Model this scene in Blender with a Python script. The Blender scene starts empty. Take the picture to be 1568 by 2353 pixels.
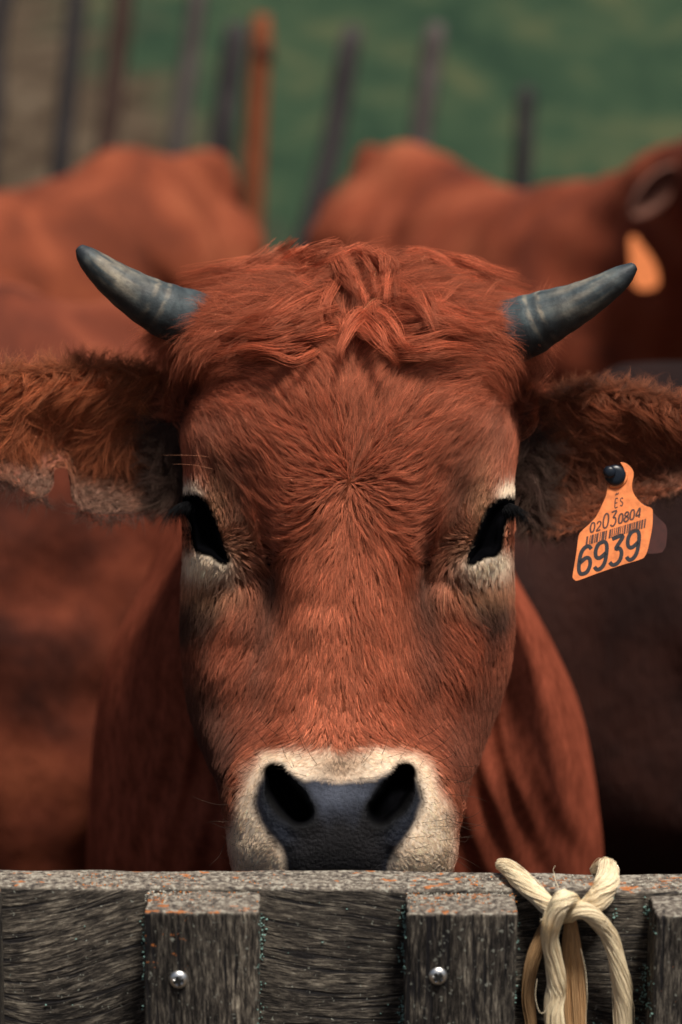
import bpy, math, random
import numpy as np
from mathutils import Vector, Matrix

rng = np.random.default_rng(7)
random.seed(7)
S = bpy.context.scene

# ------------------------------------------------------------------ camera, world, sun, exposure
D = 1.80                                   # focus distance (metres)
CAM = np.array([0.0, 0.0, 1.65]); PITCH = math.radians(12.0)
LENS, SENS = 85.0, 24.0
K = SENS / LENS / 1568.0
R_ = np.array([1.0, 0, 0])
U_ = np.array([0, math.sin(PITCH), math.cos(PITCH)])
F_ = np.array([0, math.cos(PITCH), -math.sin(PITCH)])
cam = bpy.data.cameras.new('camera'); camo = bpy.data.objects.new('camera', cam)
S.collection.objects.link(camo); S.camera = camo
camo.location = CAM; camo.rotation_euler = (math.radians(90) - PITCH, 0, 0)
cam.lens = LENS; cam.sensor_fit = 'HORIZONTAL'; cam.sensor_width = SENS
cam.clip_start = 0.05; cam.clip_end = 800
cam.dof.use_dof = True; cam.dof.focus_distance = D - 0.005; cam.dof.aperture_fstop = 3.9

W = bpy.data.worlds.new('World'); S.world = W; W.use_nodes = True
wn = W.node_tree.nodes; wl = W.node_tree.links
sky = wn.new('ShaderNodeTexSky'); sky.sky_type = 'NISHITA'; sky.sun_disc = False
SUN_EL, SUN_AZ = math.radians(67), math.radians(148)      # from the camera side, a little right, high
sky.sun_elevation = SUN_EL; sky.sun_rotation = SUN_AZ
sky.dust_density = 4.0; sky.air_density = 1.0; sky.ozone_density = 1.0
bg = wn['Background']; wl.new(sky.outputs[0], bg.inputs[0]); bg.inputs[1].default_value = 0.05
sun = bpy.data.lights.new('sun', 'SUN'); suno = bpy.data.objects.new('sun', sun)
S.collection.objects.link(suno)
sun.energy = 5.0; sun.angle = math.radians(11); sun.color = (1.0, 0.93, 0.83)
sd = Vector((math.sin(SUN_AZ) * math.cos(SUN_EL), math.cos(SUN_AZ) * math.cos(SUN_EL), math.sin(SUN_EL)))
suno.rotation_euler = sd.to_track_quat('Z', 'Y').to_euler(); suno.location = (2, -4, 8)
S.view_settings.view_transform = 'Standard'; S.view_settings.look = 'None'
S.view_settings.exposure = 0.06; S.view_settings.gamma = 1.0
S.render.engine = 'CYCLES'
S.cycles.use_denoising = True
S.cycles.max_bounces = 6; S.cycles.diffuse_bounces = 3; S.cycles.glossy_bounces = 2
S.cycles.transparent_max_bounces = 8


# ------------------------------------------------------------------ helpers
def cs(px, py, z):
    """photo pixel + distance from the focus plane (towards camera) -> camera space"""
    px, py, z = np.broadcast_arrays(np.asarray(px, float), np.asarray(py, float), np.asarray(z, float))
    d = D - z
    return np.stack([(px - 784) * K * d, (1176.5 - py) * K * d, z], -1)
def to_px(c):
    d = D - c[..., 2]
    return 784 + c[..., 0] / (K * d), 1176.5 - c[..., 1] / (K * d)
def to_w(c):
    c = np.asarray(c, float)
    return CAM + c[..., 0:1] * R_ + c[..., 1:2] * U_ + (D - c[..., 2:3]) * F_
def vec_w(c):
    c = np.asarray(c, float)
    return c[..., 0:1] * R_ + c[..., 1:2] * U_ - c[..., 2:3] * F_
def P(px, py, z): return to_w(cs(px, py, z))
def sstep(a, b, x):
    t = np.clip((x - a) / (b - a), 0, 1); return t * t * (3 - 2 * t)
def nrm(v): return v / (np.linalg.norm(v, axis=-1, keepdims=True) + 1e-12)

def vnoise(p, seed=0):
    """cheap smooth 3-D value noise in numpy, -1..1"""
    p = np.asarray(p, float); i = np.floor(p).astype(np.int64); f = p - i; f = f * f * (3 - 2 * f)
    def h(ix, iy, iz):
        n = (ix * 374761393 + iy * 668265263 + iz * 2147483647 + seed * 144665) & 0xffffffff
        n = ((n ^ (n >> 13)) * 1274126177) & 0xffffffff
        n = n ^ (n >> 16)
        return (n & 0xffff) / 32767.5 - 1
    r = 0
    for a in (0, 1):
        for b in (0, 1):
            for c in (0, 1):
                w = (f[..., 0] if a else 1 - f[..., 0]) * (f[..., 1] if b else 1 - f[..., 1]) * (f[..., 2] if c else 1 - f[..., 2])
                r = r + w * h(i[..., 0] + a, i[..., 1] + b, i[..., 2] + c)
    return r

def empty(name, loc, label, cat, group=None, rotz=0):
    o = bpy.data.objects.new(name, None); S.collection.objects.link(o)
    o.location = loc; o.rotation_euler = (0, 0, rotz); o.empty_display_size = 0.1
    o['label'] = label; o['category'] = cat
    if group: o['group'] = group
    return o

class MB:
    def __init__(s): s.v = []; s.f = []; s.n = 0; s.c = []; s.a = []
    def add(s, v, f, col=None, attr=None):
        v = np.asarray(v, float).reshape(-1, 3)
        s.v.append(v); s.f += [tuple(int(i) + s.n for i in q) for q in f]; s.n += len(v)
        s.c.append(np.broadcast_to(np.asarray(col if col is not None else (1, 1, 1), float), (len(v), 3)) if np.ndim(col) < 2 else np.asarray(col).reshape(-1, 3))
        s.a.append(np.broadcast_to(np.asarray(0.0 if attr is None else attr, float).reshape(-1) if np.ndim(attr) else np.float64(attr or 0), (len(v),)))
    def grid(s, G, closed=False, col=None, attr=None, cap=False, flip=False):
        nu, nv = G.shape[:2]; f = []
        for i in range(nu - 1):
            for j in range(nv if closed else nv - 1):
                j2 = (j + 1) % nv
                q = (i * nv + j, i * nv + j2, (i + 1) * nv + j2, (i + 1) * nv + j)
                f.append(q[::-1] if flip else q)
        if cap:
            f.append(tuple(range(nv))[::(1 if flip else -1)]); f.append(tuple(range((nu - 1) * nv, nu * nv))[::(-1 if flip else 1)])
        s.add(G.reshape(-1, 3), f, col, attr)
    def tube(s, path, rad, n=10, col=None, attr=None, ridge=None):
        path = np.asarray(path, float); m = len(path); rad = np.broadcast_to(np.asarray(rad, float), (m,))
        T = nrm(np.gradient(path, axis=0)); ref = np.array([0.13, 0.3, 0.94]); ref = nrm(ref)
        A = nrm(np.cross(T, ref)); B = np.cross(T, A)
        th = np.arange(n) * 2 * math.pi / n
        r = rad[:, None] * np.ones((1, n))
        if ridge is not None: r = r * ridge(np.linspace(0, 1, m)[:, None], th[None, :])
        G = path[:, None] + r[..., None] * (np.cos(th)[None, :, None] * A[:, None] + np.sin(th)[None, :, None] * B[:, None])
        s.grid(G, True, col, attr, cap=True)
    def box(s, lo, hi, col=None):
        x0, y0, z0 = lo; x1, y1, z1 = hi
        s.add([(x0,y0,z0),(x1,y0,z0),(x1,y1,z0),(x0,y1,z0),(x0,y0,z1),(x1,y0,z1),(x1,y1,z1),(x0,y1,z1)],
              [(0,3,2,1),(4,5,6,7),(0,1,5,4),(1,2,6,5),(2,3,7,6),(3,0,4,7)], col)
    def build(s, name, mat, parent=None, origin=None, smooth=True):
        me = bpy.data.meshes.new(name); V = np.concatenate(s.v)
        if origin is None: origin = np.array(parent.location) if parent is not None and parent.type == 'EMPTY' else np.zeros(3)
        me.from_pydata((V - origin).tolist(), [], s.f); me.update()
        if smooth: me.polygons.foreach_set('use_smooth', [True] * len(me.polygons))
        C = np.concatenate(s.c); ca = me.color_attributes.new('Col', 'FLOAT_COLOR', 'POINT')
        ca.data.foreach_set('color', np.concatenate([C, np.ones((len(C), 1))], 1).astype(np.float32).ravel())
        A = np.concatenate(s.a); at = me.attributes.new('wet', 'FLOAT', 'POINT'); at.data.foreach_set('value', A.astype(np.float32))
        me.materials.append(mat)
        o = bpy.data.objects.new(name, me); S.collection.objects.link(o)
        if parent is not None: o.parent = parent
        return o

def catmull(pts, n):
    pts = np.asarray(pts, float); m = len(pts)
    t = np.linspace(0, m - 1 - 1e-9, n); i = t.astype(int); f = (t - i)[:, None]
    g = lambda k: pts[np.clip(i + k, 0, m - 1)]
    p0, p1, p2, p3 = g(-1), g(0), g(1), g(2)
    return 0.5 * (2 * p1 + (p2 - p0) * f + (2 * p0 - 5 * p1 + 4 * p2 - p3) * f ** 2 + (3 * p1 - p0 - 3 * p2 + p3) * f ** 3)
def catmull_closed(pts, n):
    pts = np.asarray(pts, float); m = len(pts)
    t = np.arange(n) * m / n; i = t.astype(int); f = (t - i)[:, None]
    g = lambda k: pts[(i + k) % m]
    p0, p1, p2, p3 = g(-1), g(0), g(1), g(2)
    return 0.5 * (2 * p1 + (p2 - p0) * f + (2 * p0 - 5 * p1 + 4 * p2 - p3) * f ** 2 + (3 * p1 - p0 - 3 * p2 + p3) * f ** 3)
def smooth_interp(x, xs, ys):
    """monotone-ish cubic (hermite) interpolation"""
    x = np.asarray(x, float); xs = np.asarray(xs, float); ys = np.asarray(ys, float)
    m = np.gradient(ys, xs); x = np.clip(x, xs[0], xs[-1])
    i = np.clip(np.searchsorted(xs, x, 'right') - 1, 0, len(xs) - 2); h = xs[i + 1] - xs[i]; t = (x - xs[i]) / h
    return (2*t**3-3*t**2+1)*ys[i] + (t**3-2*t**2+t)*h*m[i] + (-2*t**3+3*t**2)*ys[i+1] + (t**3-t**2)*h*m[i+1]
def poly_sd(px, py, poly):
    """signed distance (negative inside) to a polygon in pixels"""
    px = np.asarray(px, float); py = np.asarray(py, float); poly = np.asarray(poly, float)
    d = np.full(px.shape, 1e9); ins = np.zeros(px.shape, bool); n = len(poly)
    for i in range(n):
        a = poly[i]; b = poly[(i + 1) % n]; e = b - a
        wx, wy = px - a[0], py - a[1]; t = np.clip((wx * e[0] + wy * e[1]) / (e @ e), 0, 1)
        d = np.minimum(d, np.hypot(wx - t * e[0], wy - t * e[1]))
        if a[1] != b[1]:
            c = ((a[1] > py) != (b[1] > py)) & (px < (b[0] - a[0]) * (py - a[1]) / (b[1] - a[1]) + a[0]); ins ^= c
    return np.where(ins, -d, d)
def line_d(px, py, pts):
    """distance to polyline, and parameter 0..1"""
    pts = np.asarray(pts, float); d = np.full(np.shape(px), 1e9); tt = np.zeros(np.shape(px)); n = len(pts) - 1
    for i in range(n):
        a = pts[i]; e = pts[i + 1] - a; wx, wy = px - a[0], py - a[1]
        t = np.clip((wx * e[0] + wy * e[1]) / (e @ e), 0, 1); q = np.hypot(wx - t * e[0], wy - t * e[1])
        m = q < d; d = np.where(m, q, d); tt = np.where(m, (i + t) / n, tt)
    return d, tt
def blob(px, py, x, y, sx, sy, ang=0):
    c, s = math.cos(math.radians(ang)), math.sin(math.radians(ang))
    u = (px - x) * c + (py - y) * s; v = -(px - x) * s + (py - y) * c
    return np.exp(-0.5 * ((u / sx) ** 2 + (v / sy) ** 2))

# ------------------------------------------------------------------ materials
class NT:
    def __init__(s, name):
        s.m = bpy.data.materials.new(name); s.m.use_nodes = True; s.t = s.m.node_tree; s.n = s.t.nodes; s.b = s.n['Principled BSDF']
    def new(s, typ, **kw):
        o = s.n.new(typ)
        for k, v in kw.items():
            if k.startswith('i_'): o.inputs[k[2:].replace('_', ' ')].default_value = v
            else: setattr(o, k, v)
        return o
    def link(s, a, b): s.t.links.new(a, b)
    def coord(s, scale=(1, 1, 1), rot=(0, 0, 0), kind='Object'):
        tc = s.new('ShaderNodeTexCoord'); mp = s.new('ShaderNodeMapping'); s.link(tc.outputs[kind], mp.inputs[0])
        mp.inputs['Scale'].default_value = scale; mp.inputs['Rotation'].default_value = rot; return mp.outputs[0]
    def noise(s, vec, scale, detail=4, rough=0.6, dist=0):
        o = s.new('ShaderNodeTexNoise'); s.link(vec, o.inputs['Vector']); o.inputs['Scale'].default_value = scale
        o.inputs['Detail'].default_value = detail; o.inputs['Roughness'].default_value = rough; o.inputs['Distortion'].default_value = dist
        return o.outputs['Fac']
    def ramp(s, fac, stops):
        o = s.new('ShaderNodeValToRGB'); s.link(fac, o.inputs[0]); e = o.color_ramp.elements
        while len(e) < len(stops): e.new(0.5)
        for q, (p, c) in zip(e, stops): q.position = p; q.color = (*c, 1) if len(c) == 3 else c
        return o.outputs[0]
    def mix(s, fac, a, b, mode='MIX'):
        o = s.new('ShaderNodeMix', data_type='RGBA', blend_type=mode)
        for sock, val in ((o.inputs[0], fac), (o.inputs[6], a), (o.inputs[7], b)):
            if isinstance(val, (int, float)): sock.default_value = val
            elif isinstance(val, tuple): sock.default_value = (*val, 1) if len(val) == 3 else val
            else: s.link(val, sock)
        return o.outputs[2]
    def bump(s, h, strength, dist=0.001, prev=None):
        o = s.new('ShaderNodeBump'); s.link(h, o.inputs['Height']); o.inputs['Strength'].default_value = strength
        o.inputs['Distance'].default_value = dist
        if prev: s.link(prev, o.inputs['Normal'])
        return o.outputs[0]
    def attr(s, name): return s.new('ShaderNodeAttribute', attribute_name=name)
    def math(s, op, a, b=0.0):
        o = s.new('ShaderNodeMath', operation=op)
        for i, v in enumerate((a, b)):
            if isinstance(v, (int, float)): o.inputs[i].default_value = v
            else: s.link(v, o.inputs[i])
        return o.outputs[0]
    def out(s, col=None, rough=0.8, normal=None, spec=0.3):
        if col is not None:
            if isinstance(col, tuple): s.b.inputs['Base Color'].default_value = (*col, 1)
            else: s.link(col, s.b.inputs['Base Color'])
        if isinstance(rough, float): s.b.inputs['Roughness'].default_value = rough
        else: s.link(rough, s.b.inputs['Roughness'])
        s.b.inputs['Specular IOR Level'].default_value = spec
        if normal: s.link(normal, s.b.inputs['Normal'])
        return s.m

def mat_hair():
    t = NT('hair_strands'); a = t.attr('Col')
    hr = t.new('ShaderNodeBsdfHair', component='Reflection'); hr.inputs['RoughnessU'].default_value = 0.35; hr.inputs['RoughnessV'].default_value = 0.6
    hr.inputs['Offset'].default_value = math.radians(-4)
    t.link(t.mix(0.22, a.outputs['Color'], (1, 0.72, 0.52)), hr.inputs['Color'])
    t.out(a.outputs['Color'], 0.7, None, 0.04)
    ms = t.new('ShaderNodeMixShader'); ms.inputs[0].default_value = 0.2
    t.link(t.b.outputs[0], ms.inputs[1]); t.link(hr.outputs[0], ms.inputs[2])
    t.link(ms.outputs[0], t.n['Material Output'].inputs['Surface']); return t.m
def mat_skin():
    t = NT('cow_skin'); a = t.attr('Col'); w = t.attr('wet'); co = t.coord()
    vo = t.new('ShaderNodeTexVoronoi'); t.link(co, vo.inputs['Vector']); vo.inputs['Scale'].default_value = 330
    n1 = t.noise(co, 60, 5, 0.6); n2 = t.noise(co, 1500, 2)
    h = t.math('ADD', t.math('MULTIPLY', vo.outputs['Distance'], -0.8), n2)
    bmp = t.bump(h, 0.9, 0.0014); bn_ = bmp.node; t.link(t.math('ADD', t.math('MULTIPLY', w.outputs['Fac'], .85), .06), bn_.inputs['Strength'])
    col = t.mix(1.0, a.outputs['Color'], t.ramp(n1, [(0.3, (.62, .62, .62)), (0.7, (1.25, 1.25, 1.25))]), 'MULTIPLY')
    rough = t.math('SUBTRACT', 0.85, t.math('MULTIPLY', w.outputs['Fac'], 0.30))
    t.link(t.math('MULTIPLY', w.outputs['Fac'], .2), t.b.inputs['Specular IOR Level']); m_ = t.out(col, rough, bmp, 0.0); return m_
def mat_coat(name, dark, mid, light, scale=3.0):
    t = NT(name); co = t.coord(); n = t.noise(co, scale, 5, 0.6, 0.6); n2 = t.noise(t.coord((60, 60, 14)), 3, 4)
    col = t.mix(t.math('MULTIPLY', n2, 0.45), t.ramp(n, [(0.33, dark), (0.5, mid), (0.68, light)]), dark)
    return t.out(col, 0.85, t.bump(n2, 0.6, 0.01), 0.15)
M_hair = mat_hair(); M_lash = NT('lash_black').out((0.006, 0.006, 0.007), 0.7, None, 0.1); M_skin = mat_skin()

# ------------------------------------------------------------------ the near cow: head surface
def cx_of(py): return 805 - np.clip(np.asarray(py, float) - 1110, -300, 1100) * 0.035
HY = np.array([612, 640, 680, 720, 780, 830, 880, 950, 1020, 1100, 1170, 1250, 1350, 1450, 1550, 1620, 1680, 1730, 1780, 1850, 1910, 1960, 2000, 2050, 2110, 2170], float)
HL = np.array([745, 650, 525, 430, 410, 458, 482, 448, 428, 424, 418, 420, 420, 418, 424, 434, 450, 470, 492, 512, 522, 526, 534, 556, 610, 700], float)
HR = np.array([870, 970,1105,1186,1190,1170,1154,1168,1180,1180,1184,1180,1178,1178,1166,1146,1124,1106,1086,1066,1054,1050,1040,1020, 960, 870], float)
def head_lr(py): return smooth_interp(py, HY, HL), smooth_interp(py, HY, HR)
TZ = np.array([0, .2, .4, .6, .8, .93, 1.0])
ZY = np.array([612, 660, 700, 780, 850, 950, 1050, 1150, 1250, 1350, 1450, 1550, 1650, 1720, 1780, 1850, 1930, 2000, 2060, 2110, 2170], float)
ZT = np.array([
 [-98,-99,-102,-106,-112,-118,-126],
 [-66,-67,-70,-78,-90,-104,-122],
 [-48,-48,-50,-57,-70,-86,-112],
 [-24,-24,-27,-35,-51,-74,-104],
 [-10,-10,-13,-22,-40,-66,-104],
 [  3,  2, -3,-14,-33,-60,-106],
 [  6,  3, -4,-17,-34,-56,-100],
 [  3,  0,-11,-25,-36,-52,-96],
 [  0, -5,-19,-36,-44,-58,-98],
 [  0, -4,-25,-46,-54,-72,-110],
 [  2, -1,-26,-50,-62,-82,-118],
 [  7,  3,-18,-46,-64,-88,-122],
 [ 15, 11, -6,-34,-60,-84,-118],
 [ 27, 25, 15, -8,-38,-70,-106],
 [ 44, 43, 38, 24, -6,-40,-84],
 [ 56, 56, 53, 44, 22, -8,-56],
 [ 58, 58, 56, 49, 30,  3,-46],
 [ 50, 50, 49, 43, 26,  0,-46],
 [ 36, 36, 35, 29, 12,-10,-56],
 [ 14, 14, 12,  6,-10,-30,-66],
 [-22,-22,-24,-30,-44,-60,-80]], float) / 1000
EYE_L = [(403,1165),(419,1149),(446,1145),(466,1157),(483,1185),(496,1220),(506,1254),(519,1288),(502,1283),(487,1271),(467,1266),(452,1258),(447,1225),(441,1200),(432,1186),(418,1180),(405,1190)]
EYE_R = [(1197,1169),(1179,1153),(1152,1155),(1130,1171),(1114,1200),(1100,1240),(1088,1267),(1081,1291),(1098,1284),(1115,1274),(1136,1271),(1147,1253),(1151,1225),(1156,1204),(1166,1192),(1180,1188),(1194,1196)]
EYE_L = catmull_closed(EYE_L, 60).tolist(); EYE_R = catmull_closed(EYE_R, 60).tolist()
NOSE = [(640,1766),(700,1792),(778,1800),(860,1795),(915,1766),(935,1768),(958,1800),(968,1840),(955,1885),(930,1920),(908,1950),(897,1985),(893,2060),(665,2060),(662,1985),(652,1955),(632,1925),(604,1888),(590,1845),(592,1808),(612,1772)]
NOS_L = [(632,1782),(643,1812),(664,1842),(688,1866)]
NOS_R = [(929,1780),(919,1810),(900,1840),(876,1864)]
def ztable(t, py):
    t = np.clip(np.abs(t), 0, 1); zi = np.clip(py, ZY[0], ZY[-1])
    cols = np.stack([smooth_interp(zi, ZY, ZT[:, k]) for k in range(len(TZ))], -1)
    m = np.gradient(TZ)  # dummy
    i = np.clip(np.searchsorted(TZ, t, 'right') - 1, 0, len(TZ) - 2); h = TZ[i + 1] - TZ[i]; f = (t - TZ[i]) / h
    g = lambda k: np.take_along_axis(cols, np.clip(k, 0, len(TZ) - 1)[..., None], -1)[..., 0]
    y0, y1 = g(i), g(i + 1)
    sl = lambda k: (g(np.clip(k + 1, 0, 6)) - g(np.clip(k - 1, 0, 6))) / (TZ[np.clip(k + 1, 0, 6)] - TZ[np.clip(k - 1, 0, 6)])
    m0 = np.where(i == 0, 0, sl(i)); m1 = sl(i + 1)
    return (2*f**3-3*f**2+1)*y0 + (f**3-2*f**2+f)*h*m0 + (-2*f**3+3*f**2)*y1 + (f**3-f**2)*h*m1
def feat(px, py):
    """small relief in metres, on top of the table"""
    c = cx_of(py); a = np.abs(px - c); z = 0.0
    z = z - 0.015 * blob(a, py, 166, 1340, 26, 70, 4)                         # groove beside the nose bridge
    z = z - 0.008 * blob(a, py, 172, 1480, 28, 110, 0)
    z = z + 0.007 * blob(a, py, 262, 1010, 60, 80, -20)                       # brow
    z = z + 0.011 * blob(a, py, 366, 1110, 24, 26)                            # upper lid
    z = z + 0.008 * blob(a, py, 325, 1300, 45, 26, -20)                       # lower lid
    z = z + 0.006 * blob(a, py, 262, 1240, 30, 45)                            # inner corner
    z = z - 0.0025 * blob(a, py, 235, 1335, 40, 16, 25)
    z = z - 0.006 * blob(a, py, 0, 1090, 40, 120)
    z = z + 0.005 * blob(a, py, 300, 1500, 60, 110, 0)
    z = z + 0.004 * blob(a, py, 250, 1960, 60, 45)                            # lip pads
    z = z - 0.004 * blob(a, py, 118, 1985, 12, 40)
    for poly, side in ((EYE_L, -1), (EYE_R, 1)):
        near = (np.abs(px - (800 + side * 340)) < 130) & (np.abs(py - 1215) < 130)
        if np.any(near):
            d = np.where(near, poly_sd(px, py, poly), 99); z = z - 0.012 * (1 - sstep(-16, 1, d)) + 0.0012 * np.exp(-((d - 16) / 12) ** 2)
    for ln in (NOS_L, NOS_R):
        d, tt = line_d(px, py, ln); r = 12 + 24 * np.sin(np.pi * (0.12 + 0.62 * tt)) + 1.5 * np.sin(px / 11 + py / 17)
        z = z - 0.036 * (1 - sstep(r * 0.35, r * 1.3, d)) + 0.0012 * np.exp(-((d - r * 1.5) / 14) ** 2)
    z = z + 0.002 * np.exp(-(line_d(px, py, [(610,1800),(603,1850),(625,1900),(660,1940)])[0] / 14) ** 2)
    z = z + 0.002 * np.exp(-(line_d(px, py, [(950,1800),(955,1850),(930,1900),(900,1940)])[0] / 14) ** 2)
    z = z + 0.0012 * vnoise(np.stack([px / 55, py / 55, 0 * px], -1), 3)
    return z

# colours of the coat (albedo, linear)
C_RUST = np.array([0.42, 0.099, 0.047]); C_ORG = np.array([0.50, 0.152, 0.078]); C_DARK = np.array([0.055, 0.026, 0.022])
C_WHITE = np.array([0.96, 0.77, 0.58]); C_TAN = np.array([0.50, 0.27, 0.15]); C_BLK = np.array([0.002, 0.002, 0.0025]); C_GREY = np.array([0.022, 0.026, 0.040])
def lerp(a, b, t): t = np.asarray(t)[..., None]; return a * (1 - t) + b * t
MUZ = [(600,1718),(690,1708),(778,1722),(870,1708),(955,1720),(1010,1775),(1042,1850),(1056,1930),(1052,2060),(515,2060),(512,1930),(530,1850),(556,1775)]
def coat_col(px, py):
    c = cx_of(py); a = np.abs(px - c); left = px < c
    n = vnoise(np.stack([px / 28, py / 60, 0 * px + 3], -1), 5)
    col = np.broadcast_to(C_RUST, px.shape + (3,)).copy()
    col = lerp(col, C_ORG, 0.35 * blob(a, py, 0, 1300, 150, 380))
    # partly shade of lower cheeks and bridge grooves painted in, partly dark fur
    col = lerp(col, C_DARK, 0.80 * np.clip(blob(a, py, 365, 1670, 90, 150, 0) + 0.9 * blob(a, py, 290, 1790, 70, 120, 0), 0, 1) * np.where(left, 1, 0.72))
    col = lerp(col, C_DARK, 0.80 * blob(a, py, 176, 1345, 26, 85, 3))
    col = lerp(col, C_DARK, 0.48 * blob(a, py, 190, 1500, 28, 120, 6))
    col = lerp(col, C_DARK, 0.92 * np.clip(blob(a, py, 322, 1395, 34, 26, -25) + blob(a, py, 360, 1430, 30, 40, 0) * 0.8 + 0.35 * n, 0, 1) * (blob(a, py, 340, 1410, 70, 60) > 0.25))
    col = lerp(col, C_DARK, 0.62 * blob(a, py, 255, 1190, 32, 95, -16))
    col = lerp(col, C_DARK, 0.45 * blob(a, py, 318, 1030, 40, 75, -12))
    # pale rings
    col = lerp(col, C_TAN, 0.75 * np.clip(blob(a, py, 315, 1180, 26, 55, -22) + blob(a, py, 268, 1275, 34, 34) * 0.6 + blob(a, py, 325, 1345, 60, 26, -12) * 0.8, 0, 1))
    col = lerp(col, C_WHITE, np.clip(1.6 * blob(a, py, 368, 1138, 19, 11), 0, 1))
    col = lerp(col, C_WHITE, np.clip(1.9 * blob(a, py, 322, 1300, 38, 19, -14), 0, 1))
    d = poly_sd(px, py, MUZ) + 9 * n
    col = lerp(col, C_ORG, 0.95 * (1 - sstep(-4, 38, d)))
    col = lerp(col, C_WHITE, 1 - sstep(-34, 12, d))
    col = lerp(col, C_WHITE * np.array([1.0, .80, .66]), 0.5 * (1 - sstep(-50, -10, d)) * sstep(-50, -25, d))
    col = lerp(col, C_TAN * 0.42, 0.75 * blob(px, py, 778, 1762, 46, 30))
    dn = poly_sd(px, py, NOSE) + 6 * n
    col = lerp(col, C_GREY, 1 - sstep(-8, 16, dn))
    col = lerp(col, np.array([.080, .090, .120]), .8 * blob(px, py, 780, 1822, 62, 26) * (1 - sstep(-12, 4, dn)))
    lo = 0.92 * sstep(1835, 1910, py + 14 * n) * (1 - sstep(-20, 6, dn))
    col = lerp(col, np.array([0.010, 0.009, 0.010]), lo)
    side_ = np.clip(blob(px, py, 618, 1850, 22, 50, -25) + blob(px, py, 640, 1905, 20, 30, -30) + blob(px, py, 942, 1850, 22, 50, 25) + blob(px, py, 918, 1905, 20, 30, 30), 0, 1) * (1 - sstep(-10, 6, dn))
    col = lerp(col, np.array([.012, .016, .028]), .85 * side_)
    for ln in (NOS_L, NOS_R):
        dd, tt = line_d(px, py, ln); col = lerp(col, C_BLK, 1 - sstep(.9, 1.9, dd / (14 + 22 * np.sin(np.pi * (0.12 + 0.62 * tt)))))  # darkness of the nostril holes painted black into the colour
    for poly in (EYE_L, EYE_R):
        dd = poly_sd(px, py, poly); col = lerp(col, C_BLK, 1 - sstep(5, 13, dd))
    return col
def nose_mask(px, py): return 1 - sstep(-6, 10, poly_sd(px, py, NOSE))

NV_F, NV_B, NU = 330, 70, 520
phi = np.linspace(-math.pi / 2, math.pi / 2, NV_F)
tt_f = np.sin(phi)
pyl = np.concatenate([np.linspace(612, 2165, NU)])
PY, TT = np.meshgrid(pyl, tt_f, indexing='ij')
L, Rr = head_lr(PY); CXh = (L + Rr) / 2; HWh = (Rr - L) / 2
PXf = CXh + TT * HWh
Zf = ztable(TT, PY) + feat(PXf, PY) * (1 - np.abs(TT) ** 8)
Cf = cs(PXf, PY, Zf)                                                  # front, camera space
# back half of the skull
ph2 = np.linspace(math.pi / 2, 3 * math.pi / 2, NV_B + 2)[1:-1]
PYb, PH = np.meshgrid(pyl, ph2, indexing='ij')
Lb, Rb = head_lr(PYb); zs = ztable(np.ones_like(PYb), PYb)
back = smooth_interp(PYb, [612, 700, 900, 1300, 1700, 2000, 2165], [.03, .07, .14, .16, .12, .09, .04])
PXb = (Lb + Rb) / 2 + np.sin(PH) * (Rb - Lb) / 2
Zb = zs + np.cos(PH) * back
Cb = cs(PXb, PYb, Zb)
HEAD = np.concatenate([Cf, Cb], 1)                                    # NU x NV closed
HPX = np.concatenate([PXf, PXb], 1); HPY = np.concatenate([PY, PYb], 1)
def grid_normals(G, closed=True):
    du = np.gradient(G, axis=0)
    dv = (np.roll(G, -1, 1) - np.roll(G, 1, 1)) if closed else np.gradient(G, axis=1)
    return nrm(np.cross(dv, du))
HN = -grid_normals(HEAD)
if HN[NU // 2, NV_F // 2, 2] < 0: HN = -HN

# ------------------------------------------------------------------ fur engine
def field_grid(ctrl, w=52.0, base=0.02):
    gx = np.arange(-300, 1900, 10.0); gy = np.arange(400, 2300, 10.0)
    X, Y = np.meshgrid(gx, gy); vx = np.zeros_like(X); vy = np.zeros_like(X); ww = np.zeros_like(X)
    for (x, y, dx, dy) in ctrl:
        l = math.hypot(dx, dy); r2 = (X - x) ** 2 + (Y - y) ** 2
        q = 1 / (r2 + 200) ** 1.5
        vx += q * dx / l; vy += q * dy / l
    l = np.hypot(vx, vy) + 1e-12
    return gx, gy, np.stack([vx / l, vy / l], -1)
def look(fg, px, py):
    gx, gy, V = fg; x = np.clip((px - gx[0]) / 10, 0, len(gx) - 1.001); y = np.clip((py - gy[0]) / 10, 0, len(gy) - 1.001)
    i, j = x.astype(int), y.astype(int); fx, fy = (x - i)[..., None], (y - j)[..., None]
    v = V[j, i] * (1 - fx) * (1 - fy) + V[j, i + 1] * fx * (1 - fy) + V[j + 1, i] * (1 - fx) * fy + V[j + 1, i + 1] * fx * fy
    return v / (np.linalg.norm(v, axis=-1, keepdims=True) + 1e-9)
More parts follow.
